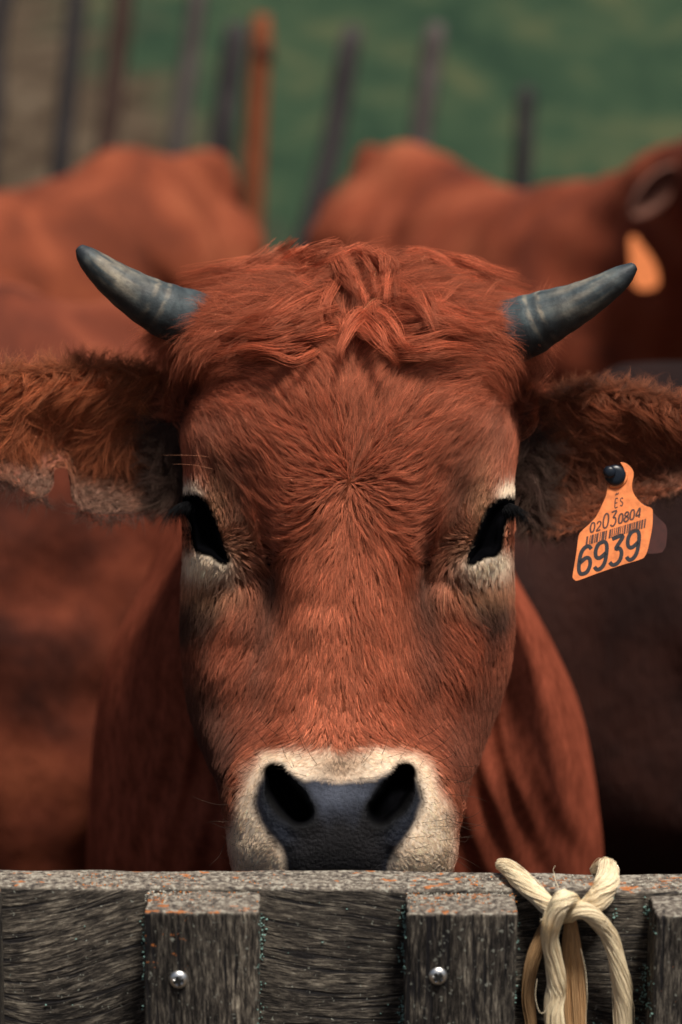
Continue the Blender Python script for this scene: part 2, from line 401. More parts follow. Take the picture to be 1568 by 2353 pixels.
half = [(740,1000,-.4,-.9),(690,1040,-.8,-.6),(690,1110,-1,0),(690,1180,-.95,.35),(620,1190,-.75,-.45),(610,1110,-.55,-.85),(560,1110,-.3,-.95),
 (545,1010,-.4,-.9),(600,960,-.7,-.7),(680,910,-.5,-.85),(745,890,-.3,-.95),(530,900,-.8,-.45),(600,860,-.95,-.3),(700,830,-.85,-.4),(760,835,-.5,-.8),(500,840,-.95,.1),
 (455,950,-.6,-.5),(470,1050,-.25,-.9),(432,1080,-.2,-.9),(585,1200,-.2,-.9),(620,1270,-.5,-.5),(540,1150,-.1,-1),
 (750,760,-.8,-.1),(650,740,-1,.12),(550,740,-1,.05),(460,760,-1,.1),(425,705,-1,0),(430,820,-.3,.7),(460,870,-.5,.5),
 (720,665,-.9,.1),(600,660,-1,.15),(500,680,-1,.12),(560,790,-1,0),(650,790,-1,-.05),
 (545,1235,.8,-.1),(580,1285,.8,.5),(610,1330,.5,.85),(560,1320,.3,.9),(480,1300,-.5,.85),(430,1300,-.5,.85),(450,1360,-.5,.85),(520,1360,-.35,.9),(450,1450,-.5,.85),(530,1500,-.45,.9),
 (430,1600,-.4,.9),(600,1450,-.22,1),(560,1600,-.3,.95),(500,1700,-.25,.95),(440,1130,-.3,-.9),(500,1170,.1,-.9),(520,1200,.3,-.8),
 (742,1185,-.5,.85),(700,1300,-.3,.95),(660,1290,-.75,.6),(650,1340,-.6,.8),(720,1400,-.12,1),(660,1420,-.25,1),(700,1500,-.12,1),(720,1620,-.2,1),(650,1650,-.4,.9),(600,1690,-.6,.6),
 (700,1745,-.55,.15),(640,1735,-.8,-.1),(590,1750,-.9,.1),(565,1820,-.95,.3),(545,1900,-.95,.25),(600,1950,-.7,.5),(560,1985,-.8,.6),(640,1990,-.4,.9)]
ctrl = []
for x, y, dx, dy in half:
    ctrl.append((x, y, dx, dy)); ctrl.append((2 * float(cx_of(y)) - x, y, -dx, dy))
for k in range(12):
    for r in (26, 52):
        an = k * math.pi / 6; dx, dy = math.cos(an), math.sin(an)
        sw = 0.8 * (1 if dx < 0 else -1) * (1 - r / 120)
        ctrl.append((805 + r * dx, 1108 + r * dy, dx, dy))
ctrl += [(805,700,.1,-1),(805,880,0,-1),(803,960,0,-1),(800,1250,0,1),(795,1350,.05,1),(793,1450,-.05,1),(790,1550,.04,1),(786,1640,0,1),(782,1700,.1,1),(779,1745,0,.6)]
FG = field_grid(ctrl)
_X, _Y = np.meshgrid(FG[0], FG[1]); _a = .22 * vnoise(np.stack([_X / 70, _Y / 90, 0 * _X], -1), 31) + .14 * vnoise(np.stack([_X / 28, _Y / 34, 0 * _X], -1), 32)
_v = FG[2]; FG = (FG[0], FG[1], np.stack([_v[..., 0] * np.cos(_a) - _v[..., 1] * np.sin(_a), _v[..., 0] * np.sin(_a) + _v[..., 1] * np.cos(_a)], -1))

def make_curves(name, pts, rad, col, mat, parent, tip=0.15):
    """pts N x K x 3 in world space"""
    N, Kn = pts.shape[:2]
    hc = bpy.data.hair_curves.new(name); hc.add_curves([Kn] * N)
    org = np.array(parent_world(parent))
    hc.attributes['position'].data.foreach_set('vector', (pts - org).astype(np.float32).ravel())
    s = np.linspace(0, 1, Kn)[None, :]
    prof = (1 - (1 - tip) * s ** 1.6)
    r = (np.asarray(rad).reshape(-1, 1) * prof).astype(np.float32) * np.ones((N, 1), np.float32)
    ra = hc.attributes.get('radius') or hc.attributes.new('radius', 'FLOAT', 'POINT'); ra.data.foreach_set('value', r.ravel())
    ca = hc.attributes.new('Col', 'FLOAT_COLOR', 'CURVE')
    ca.data.foreach_set('color', np.concatenate([np.clip(col, 0.002, 1), np.ones((N, 1))], 1).astype(np.float32).ravel())
    hc.materials.append(mat)
    o = bpy.data.objects.new(name, hc); S.collection.objects.link(o)
    if parent is not None: o.parent = parent
    return o
def parent_world(p):
    v = Vector((0, 0, 0))
    while p is not None: v = v + p.location; p = p.parent
    return v

def fur(roots, normals, dir2, length, lift, crad, nchild, width, col, K_=6, curl=0.15, grav=0.0, field=None, clump=0.75, jit=0.25, colvar=0.22, lenvar=0.35, endlift=0.25):
    """roots Nx3 camera space (one per lock). returns pts, rad, col for all the strands (camera space)"""
    N = len(roots); Kn = K_
    length = np.broadcast_to(length, (N,)).astype(float) * (1 + lenvar * rng.uniform(-1, 1, N))
    lift = np.broadcast_to(lift, (N,)) * rng.uniform(0.6, 1.5, N)
    crad = np.broadcast_to(crad, (N,))
    ang = rng.normal(0, jit, N)
    bend = rng.normal(0, curl, N)
    G = np.zeros((N, Kn, 3)); G[:, 0] = roots; p = roots.copy(); st = (length / (Kn - 1))[:, None]
    for k in range(1, Kn):
        if field is not None:
            px, py = to_px(p); d2 = look(field, px, py)
        else: d2 = dir2
        a = ang + bend * k
        ca, sa = np.cos(a), np.sin(a)
        dx = d2[:, 0] * ca - d2[:, 1] * sa; dy = d2[:, 0] * sa + d2[:, 1] * ca
        v = np.stack([dx, -dy, 0 * dx], -1)
        v = nrm(v - (v * normals).sum(-1, keepdims=True) * normals + 1e-6)
        s = (k - 1) / max(1, Kn - 2); lf = lift * (1 - s) + lift * endlift * s * np.sign(0.5)
        d = v * np.cos(lf)[:, None] + normals * np.sin(lf)[:, None]
        d = nrm(d + np.array([0, -1.0, -0.1]) * grav * s)
        p = p + d * st; G[:, k] = p
    # children
    T = nrm(G[:, 1] - G[:, 0]); B = nrm(np.cross(T, normals))
    n = nchild
    off_r = np.sqrt(rng.uniform(0, 1, (N, n))) * crad[:, None]; oa = rng.uniform(0, 2 * math.pi, (N, n))
    Tt = nrm(np.cross(normals, B))
    off = off_r[..., None] * (np.cos(oa)[..., None] * B[:, None] + np.sin(oa)[..., None] * Tt[:, None])
    s = np.linspace(0, 1, Kn)
    shrink = 1 - (clump * s[None, :] ** 1.3 if np.ndim(clump) == 0 else clump[:, None] * s[None, :] ** 1.3)
    shrink = np.broadcast_to(shrink, (N, Kn))[:, None, :, None]
    lens = rng.uniform(0.72, 1.08, (N, n))
    base = G[:, None] - G[:, None, :1]
    pts = G[:, None, :1] + base * lens[..., None, None] + off[:, :, None] * shrink
    wob = rng.normal(0, 1, (N, n, 3)) * (length * 0.045)[:, None, None]
    pts = pts + wob[:, :, None] * (s ** 1.5)[None, None, :, None] + rng.normal(0, 1, pts.shape) * (length * 0.012)[:, None, None, None] * s[None, None, :, None]
    lockvar = np.exp(rng.normal(0, colvar, (N, 1))); sv = np.exp(rng.normal(0, 0.30, (N, n)))
    pale = sstep(.18, .4, col[:, 1])[:, None]
    c = col[:, None] * ((lockvar * sv) ** (1 - .65 * pale))[..., None]
    rad = width * rng.uniform(0.7, 1.2, (N, n))
    return pts.reshape(-1, Kn, 3), rad.ravel(), c.reshape(-1, 3)

def sample_grid(G, N, mask=None, Nn=None):
    """area-uniform random points on a grid surface -> positions, normals, (u,v) index floats"""
    a = np.linalg.norm(np.cross(G[1:, :-1] - G[:-1, :-1], G[:-1, 1:] - G[:-1, :-1]), axis=-1)
    if mask is not None: a = a * mask[:-1, :-1]
    cdf = np.cumsum(a.ravel()); cdf /= cdf[-1]
    q = np.searchsorted(cdf, rng.uniform(0, 1, N)); i, j = np.divmod(q, a.shape[1])
    fu, fv = rng.uniform(0, 1, N), rng.uniform(0, 1, N)
    def ip(A):
        fu_, fv_ = (fu[:, None], fv[:, None]) if A.ndim == 3 else (fu, fv)
        return A[i, j] * (1 - fu_) * (1 - fv_) + A[i + 1, j] * fu_ * (1 - fv_) + A[i, j + 1] * (1 - fu_) * fv_ + A[i + 1, j + 1] * fu_ * fv_
    return ip, i + fu, j + fv

# ------------------------------------------------------------------ the near cow: thing and body
ground_z = 0.0
cow_root_loc = np.array([0.0, 2.6, ground_z])
cow = empty('cow', cow_root_loc, 'sharp red-brown horned cow facing the viewer with its muzzle resting behind the grey board', 'cow', 'red-brown cattle in the pen')
mb = MB()
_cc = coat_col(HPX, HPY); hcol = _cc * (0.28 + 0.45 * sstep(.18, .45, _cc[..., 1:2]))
nm = nose_mask(HPX, HPY)
keep = nm > 0.3
nosd = np.minimum(line_d(HPX, HPY, NOS_L)[0], line_d(HPX, HPY, NOS_R)[0])
hcol = np.where(keep[..., None], _cc, hcol)
for poly in (EYE_L, EYE_R):
    dd = poly_sd(HPX, HPY, poly); hcol = lerp(hcol, C_BLK, 1 - sstep(5, 13, dd))
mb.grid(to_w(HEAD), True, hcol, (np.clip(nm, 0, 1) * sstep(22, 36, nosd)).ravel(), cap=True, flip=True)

# ears: cupped shells, opening towards the camera
def ear_surface(top, bot, xs0, xs1, zbase, ztip, cup, n_u=120, n_v=70):
    u = np.linspace(0, 1, n_u); v = np.linspace(0, 1, n_v)
    U, V = np.meshgrid(u, v, indexing='ij')
    t = catmull(top, n_u); b = catmull(bot, n_u)
    X = t[:, 0][:, None] * (1 - V) + b[:, 0][:, None] * V; Y = t[:, 1][:, None] * (1 - V) + b[:, 1][:, None] * V
    Z = zbase + (ztip - zbase) * U - cup * np.sin(math.pi * V) ** 0.8 * np.sin(math.pi * np.clip(U * 0.85 + 0.12, 0, 1)) + 0.012 * (1 - V) * np.sin(math.pi * U)
    return X, Y, Z, U, V
EARL_T = [(425,890),(350,862),(270,850),(190,848),(100,856),(0,866),(-110,895),(-200,970)]
EARL_B = [(415,1140),(360,1165),(300,1178),(240,1184),(180,1170),(145,1120),(60,1140),(-205,1010)]
EARL_B = [(415,1130),(375,1160),(325,1176),(260,1182),(205,1176),(168,1150),(160,1110),(152,1078),(126,1082),(122,1120),(90,1148),(40,1120),(-20,1090),(-90,1060),(-200,1000)]
EARR_T = [(1178,980),(1225,945),(1290,918),(1360,903),(1440,903),(1520,925),(1600,945),(1690,985),(1760,1040)]
EARR_B = [(1188,1190),(1230,1215),(1285,1222),(1340,1210),(1400,1185),(1460,1160),(1520,1135),(1600,1110),(1690,1080),(1762,1050)]
def ear_cols(X, Y, left):
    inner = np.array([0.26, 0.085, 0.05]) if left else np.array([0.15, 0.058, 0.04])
    c = np.broadcast_to(inner, X.shape + (3,)).copy()
    n = vnoise(np.stack([X / 40, Y / 30, 0 * X], -1), 9)
    if left:
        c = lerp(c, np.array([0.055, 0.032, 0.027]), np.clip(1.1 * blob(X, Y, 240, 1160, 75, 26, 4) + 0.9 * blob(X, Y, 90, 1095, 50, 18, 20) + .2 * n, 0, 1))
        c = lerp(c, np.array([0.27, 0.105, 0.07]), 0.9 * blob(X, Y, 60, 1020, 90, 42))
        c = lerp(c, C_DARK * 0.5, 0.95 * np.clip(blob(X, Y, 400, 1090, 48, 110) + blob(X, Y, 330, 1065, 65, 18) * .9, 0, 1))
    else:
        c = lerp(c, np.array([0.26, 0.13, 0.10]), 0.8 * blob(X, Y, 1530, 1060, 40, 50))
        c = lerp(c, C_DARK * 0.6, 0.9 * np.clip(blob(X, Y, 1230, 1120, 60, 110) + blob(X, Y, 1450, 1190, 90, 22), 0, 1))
    return c
EARS = []
for left, T_, B_, z0, z1 in ((True, EARL_T, EARL_B, -0.125, -0.075), (False, EARR_T, EARR_B, -0.125, -0.095)):
    X, Y, Z, Uu, Vv = ear_surface(T_, B_, 0, 1, z0, z1, 0.028)
    Fc = cs(X, Y, Z); Nn = grid_normals(Fc, False); Nn = Nn * np.sign(Nn[..., 2:3].mean())
    Bk = cs(X, Y, Z - 0.0045 - 0.010 * np.sin(math.pi * Vv))
    cl = ear_cols(X, Y, left)
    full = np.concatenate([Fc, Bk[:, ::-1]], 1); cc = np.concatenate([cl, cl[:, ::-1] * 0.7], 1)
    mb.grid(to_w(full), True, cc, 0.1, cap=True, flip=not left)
    EARS.append((left, Fc, Nn, X, Y, Uu, Vv))
# ear bases: fleshy stubs joining skull and ear
for (x0, y0, x1, y1, cc) in ((455,1010,392,1035,C_RUST*.30),(1165,1040,1212,1075,C_RUST*.25)):
    a, b = P(x0, y0, -.16), P(x1, y1, -.150)
    mb.tube(np.linspace(a + (a - b) * .6, b, 14), np.interp(np.linspace(0, 1, 14), [0, .6, 1], [.045, .040, .006]), 24, cc)
    if x0 < 800: mb.tube(np.linspace(P(450,930,-.13), P(398,925,-.155), 8), [.03,.03,.028,.026,.023,.018,.012,.004], 20, C_RUST * .5)
    else: mb.tube(np.linspace(P(1165,940,-.13), P(1222,950,-.155), 8), [.03,.03,.028,.026,.023,.018,.012,.004], 20, C_RUST * .5)

# neck, chest and trunk: one loft behind the head
CH = [(800,1075),(620,1085),(480,1120),(392,1200),(328,1340),(252,1500),(218,1660),(204,1850),(204,2050),(270,2350),(520,2560),(800,2620),(1080,2560),(1310,2350),(1382,2050),(1376,1850),(1338,1640),(1272,1480),(1192,1335),(1120,1200),(1000,1110),(900,1080)]
n_a = 260
ch = catmull_closed(CH, n_a)
hr_ = np.stack([800 + 300 * np.cos(np.linspace(-math.pi/2, -math.pi/2 - 2*math.pi, n_a, endpoint=False)), 1400 + 380 * np.sin(np.linspace(-math.pi/2, -math.pi/2 - 2*math.pi, n_a, endpoint=False))], -1)
rings = []
def folds(px, py, amp):
    x = (px - 800); y = (py - 1350) / 600.0
    w = sstep(1380, 1750, py)
    f = np.sin(x / (17 + 6 * np.sin(py / 333.0)) + 1.6 * np.sin(py / 210) + np.sin(x / 61)) + 0.6 * np.sin(x / 31 + 2 + py / 260)
    return amp * w * f * 0.6 + amp * 1.2 * vnoise(np.stack([px / 90, py / 150, 0 * px], -1), 11)
for k, s in enumerate(np.linspace(0, 1, 70)):
    q = hr_ * (1 - s) + ch * s; bul = math.sin(s * math.pi / 2)
    q = hr_ * (1 - bul) + ch * bul
    z = -0.19 - 0.36 * (1 - math.cos(s * math.pi / 2)) ** 0.9
    zz = z + folds(q[:, 0], q[:, 1], 0.0085) * math.sin(math.pi * min(1, s * 1.1 + .1)) ** .5
    rings.append(to_w(cs(q[:, 0], q[:, 1], zz)))
c0 = rings[-1].mean(0)
for dy, kx, kz, dz in ((.10, .97, .94, -.035), (.28, .93, .86, -.07), (.6, .98, .80, -.10), (.95, 1.02, .78, -.10), (1.3, .98, .74, -.09), (1.5, .8, .65, -.05), (1.6, .45, .4, -.03), (1.63, .1, .1, -.02)):
    r = rings[69] - c0; r = r * np.array([kx, 0.2, kz]); rings.append(c0 + r + np.array([0, dy, dz]))
Gb = np.array(rings); Gb = np.concatenate([Gb[:70], np.repeat(Gb[70:], 1, 0)])
pxb, pyb = to_px(np.stack([(Gb - CAM) @ R_, (Gb - CAM) @ U_, D - (Gb - CAM) @ F_], -1))
bn = vnoise(Gb * 14, 4)[..., None]
bcol = C_RUST * np.array([0.66, 0.68, 0.78]) * (1 + 0.25 * bn)
mb.grid(Gb, True, bcol.reshape(-1, 3), 0.0, cap=True, flip=True)
for lx in (-.17, .17):
    for ly, th in ((c0[1] + .25, .075), (c0[1] + 1.3, .09)):
        zz = np.array([.75, .6, .45, .38, .2, .1, .04, 0.0]); rr = np.array([1.4, 1.1, .72, .70, .45, .5, .62, .66]) * th
        mb.tube(np.stack([np.full(8, lx), np.full(8, ly) + np.array([0,0,0,.02,.0,-.01,-.03,-.04]), zz], -1), rr, 16, C_RUST * .4)
body = mb.build('body', M_skin, cow)

# eyes
te = NT('eye_black'); te.out((0.002, 0.002, 0.0025), 0.10, None, 0.12); M_eye = te.m
for ex, ey in ((472, 1218), (1126, 1224)):
    e = MB(); c = cs(ex, ey, -.083)
    th, ph = np.meshgrid(np.linspace(0, math.pi, 28), np.linspace(0, 2 * math.pi, 40, endpoint=False), indexing='ij')
    sx = 1 if ex < 800 else -1
    r = np.stack([.0125 * np.sin(th) * np.cos(ph), .021 * np.cos(th), .014 * np.sin(th) * np.sin(ph)], -1)
    a = math.radians(26) * sx; r = np.stack([r[..., 0] * math.cos(a) - r[..., 1] * math.sin(a), r[..., 1] * math.cos(a) + r[..., 0] * math.sin(a), r[..., 2]], -1)
    e.grid(to_w(c + r), True, (.01, .01, .01)); e.build('eye', M_eye, cow)

# horns
def mat_horn():
    t = NT('horn'); a = t.attr('Col'); co = t.coord()
    n = t.noise(co, 90, 6, 0.65, 0.3); n2 = t.noise(co, 500, 3, 0.7)
    col = t.mix(1.0, a.outputs['Color'], t.ramp(n, [(0.36, (.5, .5, .52)), (0.52, (.85, .85, .85)), (0.68, (1.3, 1.28, 1.22))]), 'MULTIPLY')
    return t.out(col, 0.55, t.bump(t.math('ADD', n, t.math('MULTIPLY', n2, .5)), 0.5, 0.001), 0.3)
M_horn = mat_horn()
for path, rad, zz, left in (([(500,752),(405,723),(335,690),(268,647),(222,610),(196,585),(181,566)], [70,66,56,44,33,23,9], [-.085,-.07,-.062,-.055,-.05,-.048,-.047], True),
                      ([(1100,785),(1196,755),(1262,726),(1325,698),(1385,665),(1432,633),(1461,609)], [76,74,62,49,37,26,9], [-.085,-.07,-.062,-.055,-.05,-.048,-.047], False)):
    m = 90; c = catmull(np.array([[x, y, z] for (x, y), z in zip(path, zz)]), m); rr = catmull(np.array(rad, float)[:, None], m)[:, 0]
    tt = np.linspace(0, 1, m); rr[-5:] = rr[-5] * np.array([1, .93, .8, .58, .22])
    h = MB(); nA = 48
    rings_ = 1 + 0.018 * np.sin(tt * 60)[:, None] * (1 - tt[:, None]) + 0 * np.zeros((m, nA))
    pw = P(c[:, 0], c[:, 1], c[:, 2]); rw = rr * K * (D - c[:, 2])
    TTm = np.repeat(tt[:, None], nA, 1); th = np.repeat((np.arange(nA) * 2 * math.pi / nA)[None], m, 0)
    n = vnoise(np.stack([TTm * 9, np.cos(th) * 4, np.sin(th) * 4], -1), 21); n2 = vnoise(np.stack([TTm * 9, np.cos(th) * 16, np.sin(th) * 16], -1), 22)
    base = np.broadcast_to(np.array([0.085, 0.115, 0.128]), (m, nA, 3)).copy()
    cream = np.array([0.42, 0.37, 0.29])
    k1 = 1.25 if left else 0.7
    base = lerp(base, cream, np.clip(k1 * np.exp(-((TTm - .58) / .17) ** 2) * (0.55 + .9 * n + .5 * n2), 0, 1))
    base = lerp(base, cream, np.clip(1.1 * np.exp(-((TTm - .33 - .01 * n2) / .010) ** 2) * (.7 + n), 0, .8))
    base = lerp(base, cream, np.clip(1.0 * np.exp(-((TTm - .265 - .01 * n) / .009) ** 2) * (.7 + n2), 0, .7))
    base = lerp(base, np.array([0.045, 0.06, 0.075]), sstep(.78, .9, TTm))
    base = lerp(base, np.array([0.03, 0.032, 0.036]), np.clip(.55 + .9 * n2 - 1.1 * np.cos(th * 1 - (0)), 0, 1) * 0.25)
    T3 = nrm(np.gradient(pw, axis=0)); Aa = nrm(np.cross(T3, np.array([0, 1., 0]))); Bb = np.cross(T3, Aa)
    G = pw[:, None] + (rw[:, None] * rings_)[..., None] * (np.cos(th)[..., None] * Aa[:, None] + np.sin(th)[..., None] * Bb[:, None])
    # shade under the horn painted into its colour
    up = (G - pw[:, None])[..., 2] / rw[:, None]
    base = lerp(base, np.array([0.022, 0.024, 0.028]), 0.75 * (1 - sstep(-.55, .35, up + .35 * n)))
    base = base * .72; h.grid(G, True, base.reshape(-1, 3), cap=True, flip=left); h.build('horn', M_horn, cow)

# ------------------------------------------------------------------ the near cow: coat
def cap_mask():
    m = np.ones(HEAD.shape[:2]); px, py = HPX, HPY
    idx = np.arange(HEAD.shape[1])[None, :] * np.ones((HEAD.shape[0], 1))
    m[(idx > NV_F + 14) & (idx < HEAD.shape[1] - 14)] = 0
    for poly in (EYE_L, EYE_R, NOSE): m[poly_sd(px, py, poly) < (5 if poly is not NOSE else 0)] = 0
    m[np.minimum(line_d(px, py, NOS_L)[0], line_d(px, py, NOS_R)[0]) < 30] = 0
    m[py > 2040] = 0
    return m
ip, iu, jv = sample_grid(HEAD, 50000, cap_mask())
rt, rn, rx, ry = ip(HEAD), nrm(ip(HN)), ip(HPX), ip(HPY)
aa = np.abs(rx - cx_of(ry))
lenp = np.interp(ry, [600, 700, 800, 900, 1000, 1150, 1300, 1500, 1650, 1720, 1780, 2100], [95, 95, 88, 66, 54, 46, 42, 38, 32, 24, 14, 14])
dm = poly_sd(rx, ry, MUZ); lenp = lenp * (1 - .45 * blob(rx, ry, 805, 1108, 40, 40)); lenp = np.where(dm < 25, 10 + 14 * sstep(-30, 25, dm), lenp)
eyed = np.minimum(poly_sd(rx, ry, EYE_L), poly_sd(rx, ry, EYE_R)); lenp = lenp * (0.20 + 0.80 * sstep(8, 85, eyed))
lenp = lenp * (1 - 0.35 * sstep(270, 350, aa) * sstep(1150, 1300, ry))
dn = poly_sd(rx, ry, NOSE); lenp = np.where(dn < 25, lenp * 0.6, lenp)
liftd = np.interp(ry, [600, 800, 1000, 1400, 1700, 2100], [0.38, 0.32, 0.24, 0.22, 0.20, 0.22])
liftd = np.where(dm < 10, .13, liftd)
liftd = liftd + 0.10 * blob(rx, ry, 805, 1110, 60, 60)
cr = np.interp(ry, [600, 800, 1000, 1400, 1700, 1800], [0.0023, 0.0019, 0.0014, 0.0011, 0.0010, 0.0010])
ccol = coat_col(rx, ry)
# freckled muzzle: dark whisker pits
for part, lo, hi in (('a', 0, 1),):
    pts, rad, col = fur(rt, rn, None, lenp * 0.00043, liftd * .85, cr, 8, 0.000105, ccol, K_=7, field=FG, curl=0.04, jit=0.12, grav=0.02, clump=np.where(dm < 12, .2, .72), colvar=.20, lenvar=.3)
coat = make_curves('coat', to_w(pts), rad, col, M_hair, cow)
coat['label'] = 'short red-brown fur of the face, pale round the eyes and muzzle'

# long forelock over the poll
def pick(fn, N):
    out = []
    m = ((HPY < 850) & (HPY > 618)).astype(float) * cap_mask()
    m = m * (1 - sstep(700, 800, HPY))
    return sample_grid(HEAD, N, m)
ip, iu, jv = pick(None, 3600)
rt, rn, rx, ry = ip(HEAD), nrm(ip(HN)), ip(HPX), ip(HPY); aa = np.abs(rx - 804)
L_ = np.interp(aa, [0, 120, 260, 400], [115, 145, 115, 48]) * 0.00032
pts, rad, col = fur(rt, rn, None, L_, np.interp(aa, [0, 200, 400], [0.62, 0.42, 0.30]), 0.0030, 15, 0.000125, np.broadcast_to(C_RUST, (3600, 3)) * .86, K_=9, field=FG, curl=0.07, jit=0.25, grav=0.14, clump=0.88, colvar=.3)
# hand-laid locks: loose tufts in the middle, combed-over locks towards either horn
LK = [[(735,95),(760,150),(800,200),(825,240)],[(770,120),(790,170),(815,215),(828,238)],[(830,90),(880,130),(920,200),(950,290)],[(900,100),(935,150),(940,220),(948,285)],
 [(640,90),(560,130),(500,200),(480,260)],[(700,100),(620,110),(560,160),(540,210)],[(940,250),(1040,265),(1090,340),(1105,420)],[(960,260),(1060,240),(1130,300),(1180,350)],
 [(1040,120),(1130,160),(1180,250),(1235,355)],[(980,130),(1080,110),(1180,180),(1230,250)],[(1160,180),(1230,200),(1300,250),(1380,330)],[(820,330),(850,380),(900,400),(960,440)],
 [(860,340),(820,370),(780,430),(760,490)],[(850,320),(910,370),(950,420),(975,460)],[(740,200),(700,270),(690,330),(690,390)],[(680,230),(560,290),(470,340),(330,360)],
 [(640,160),(500,200),(400,280),(290,350)],[(700,300),(600,330),(520,370),(400,370)],[(560,80),(450,150),(350,170),(240,200)],[(500,180),(380,190),(250,215),(130,240)],
 [(660,380),(560,400),(450,420),(330,420)],[(980,200),(1100,230),(1200,300),(1370,340)],[(1100,130),(1220,150),(1330,200),(1460,240)],[(1000,320),(1130,330),(1250,370),(1350,370)],
 [(600,430),(500,450),(400,440),(290,470)],[(950,440),(1080,440),(1180,420),(1300,440)],[(720,250),(640,240),(560,270),(480,300)],[(880,220),(960,200),(1060,190),(1150,240)],[(800,110),(700,150),(610,210),(560,280)],[(850,120),(990,150),(1090,220),(1130,290)]]
GS = []; 
for li, q in enumerate(LK):
    q = np.array(q, float) * .586 + np.array([344.6, 528.4]); hang = li in (0, 1, 2, 3, 6, 8, 12, 13, 14)
    for c_ in range(3 if hang else 8):
        off = rng.normal(0, 9 if hang else 20, 2) * np.array([1, .8]); sc_ = rng.uniform(.75, 1.15)
        g = (q - q[0]) * sc_ + q[0] + off + np.cumsum(rng.normal(0, 5, q.shape), 0); GS.append((catmull(g, 10), hang))
g = np.array([a for a, b in GS]); hg = np.array([b for a, b in GS]); gx, gy = g[..., 0], g[..., 1]
Lh, Rh = head_lr(np.clip(gy, 640, 2000)); t_ = np.clip((gx - (Lh + Rh) / 2) / ((Rh - Lh) / 2), -.97, .97); gz = ztable(t_, np.clip(gy, 640, 2000))
sv_ = np.linspace(0, 1, 10)[None]
gz = gz + .004 + .025 * np.sin(np.pi * np.clip(sv_ * .8 + .08, 0, 1)) * rng.uniform(.6, 1.3, (len(g), 1)) + np.where(hg[:, None], .006, 0)
GC = cs(gx, gy, gz); n_c = 34; M_ = len(g)
ro = rng.normal(0, 1, (M_, n_c, 3)) * np.array([.0021, .0021, .0016]); fan = rng.normal(0, 1, (M_, n_c, 3)) * .0014
cl_ = (1 - .55 * sv_ ** 1.2)[:, None, :, None]
p2 = GC[:, None] + ro[:, :, None] * cl_ + fan[:, :, None] * (np.sin(np.pi * sv_ * 1.5 + 0) * .8)[:, None, :, None]
p2 = p2 + np.cumsum(rng.normal(0, .00034, (M_, n_c, 10, 3)), 2)
p2 = p2.reshape(-1, 10, 3); r2 = .00012 * rng.uniform(.7, 1.2, len(p2))
c2 = (C_RUST * np.where(hg, 1.15, 1.05)[:, None])[:, None] * np.exp(rng.normal(0, .24, (M_, 1, 1))) * np.exp(rng.normal(0, .2, (M_, n_c, 1))); c2 = c2.reshape(-1, 3)
N = 520; tx = rng.uniform(430, 1190, N); ty = rng.uniform(640, 760, N); Lh, Rh = head_lr(ty); t_ = (tx - (Lh + Rh) / 2) / ((Rh - Lh) / 2); tx = np.where(np.abs(t_) < .95, tx, 800); t_ = np.clip(t_, -.95, .95)
fa, fr_, fc_ = fur(cs(tx, ty, ztable(t_, ty) + .006), np.broadcast_to(nrm(np.array([0, .75, .6])), (N, 3)).copy(), nrm(np.stack([np.sign(tx - 805) * rng.uniform(.1, 1, N), rng.uniform(-1, .3, N)], -1)), .030, .8, .002, 3, .00008, np.broadcast_to(C_RUST * 1.2, (N, 3)), K_=10, curl=.16, jit=.5, grav=.12, clump=.2)
p2 = np.concatenate([p2, fa]); r2 = np.concatenate([r2, fr_]); c2 = np.concatenate([c2, fc_])
o = make_curves('forelock', to_w(pts), rad, col, M_hair, cow); o['label'] = 'long tousled hair between the horns'
make_curves('forelock', to_w(p2), r2, c2, M_hair, cow)['label'] = 'separate locks combed over the poll'

# hair collar at the horn roots
N = 420; lf_ = rng.uniform(0, 1, N) < .5; th_ = rng.uniform(-1.9, 1.9, N)
hx = np.where(lf_, 440, 1166) + rng.normal(0, 9, N); hy = np.where(lf_, 735, 768) + 62 * np.sin(th_); hz = -.088 + .022 * np.cos(th_) + rng.normal(0, .002, N)
nn_ = nrm(np.stack([0 * th_, -np.sin(th_), np.cos(th_) + .15], -1)); d_ = nrm(np.stack([np.where(lf_, -1., 1.), np.where(lf_, -.25, -.12) + rng.normal(0, .25, N)], -1))
pc_, rc_, cc_ = fur(cs(hx, hy, hz), nn_, d_, .0165, .22, .003, 14, .00011, np.broadcast_to(C_RUST * .95, (N, 3)), K_=8, curl=.08, jit=.25, grav=.05, clump=.75)
make_curves('horn_root_hair', to_w(pc_), rc_, cc_, M_hair, cow)

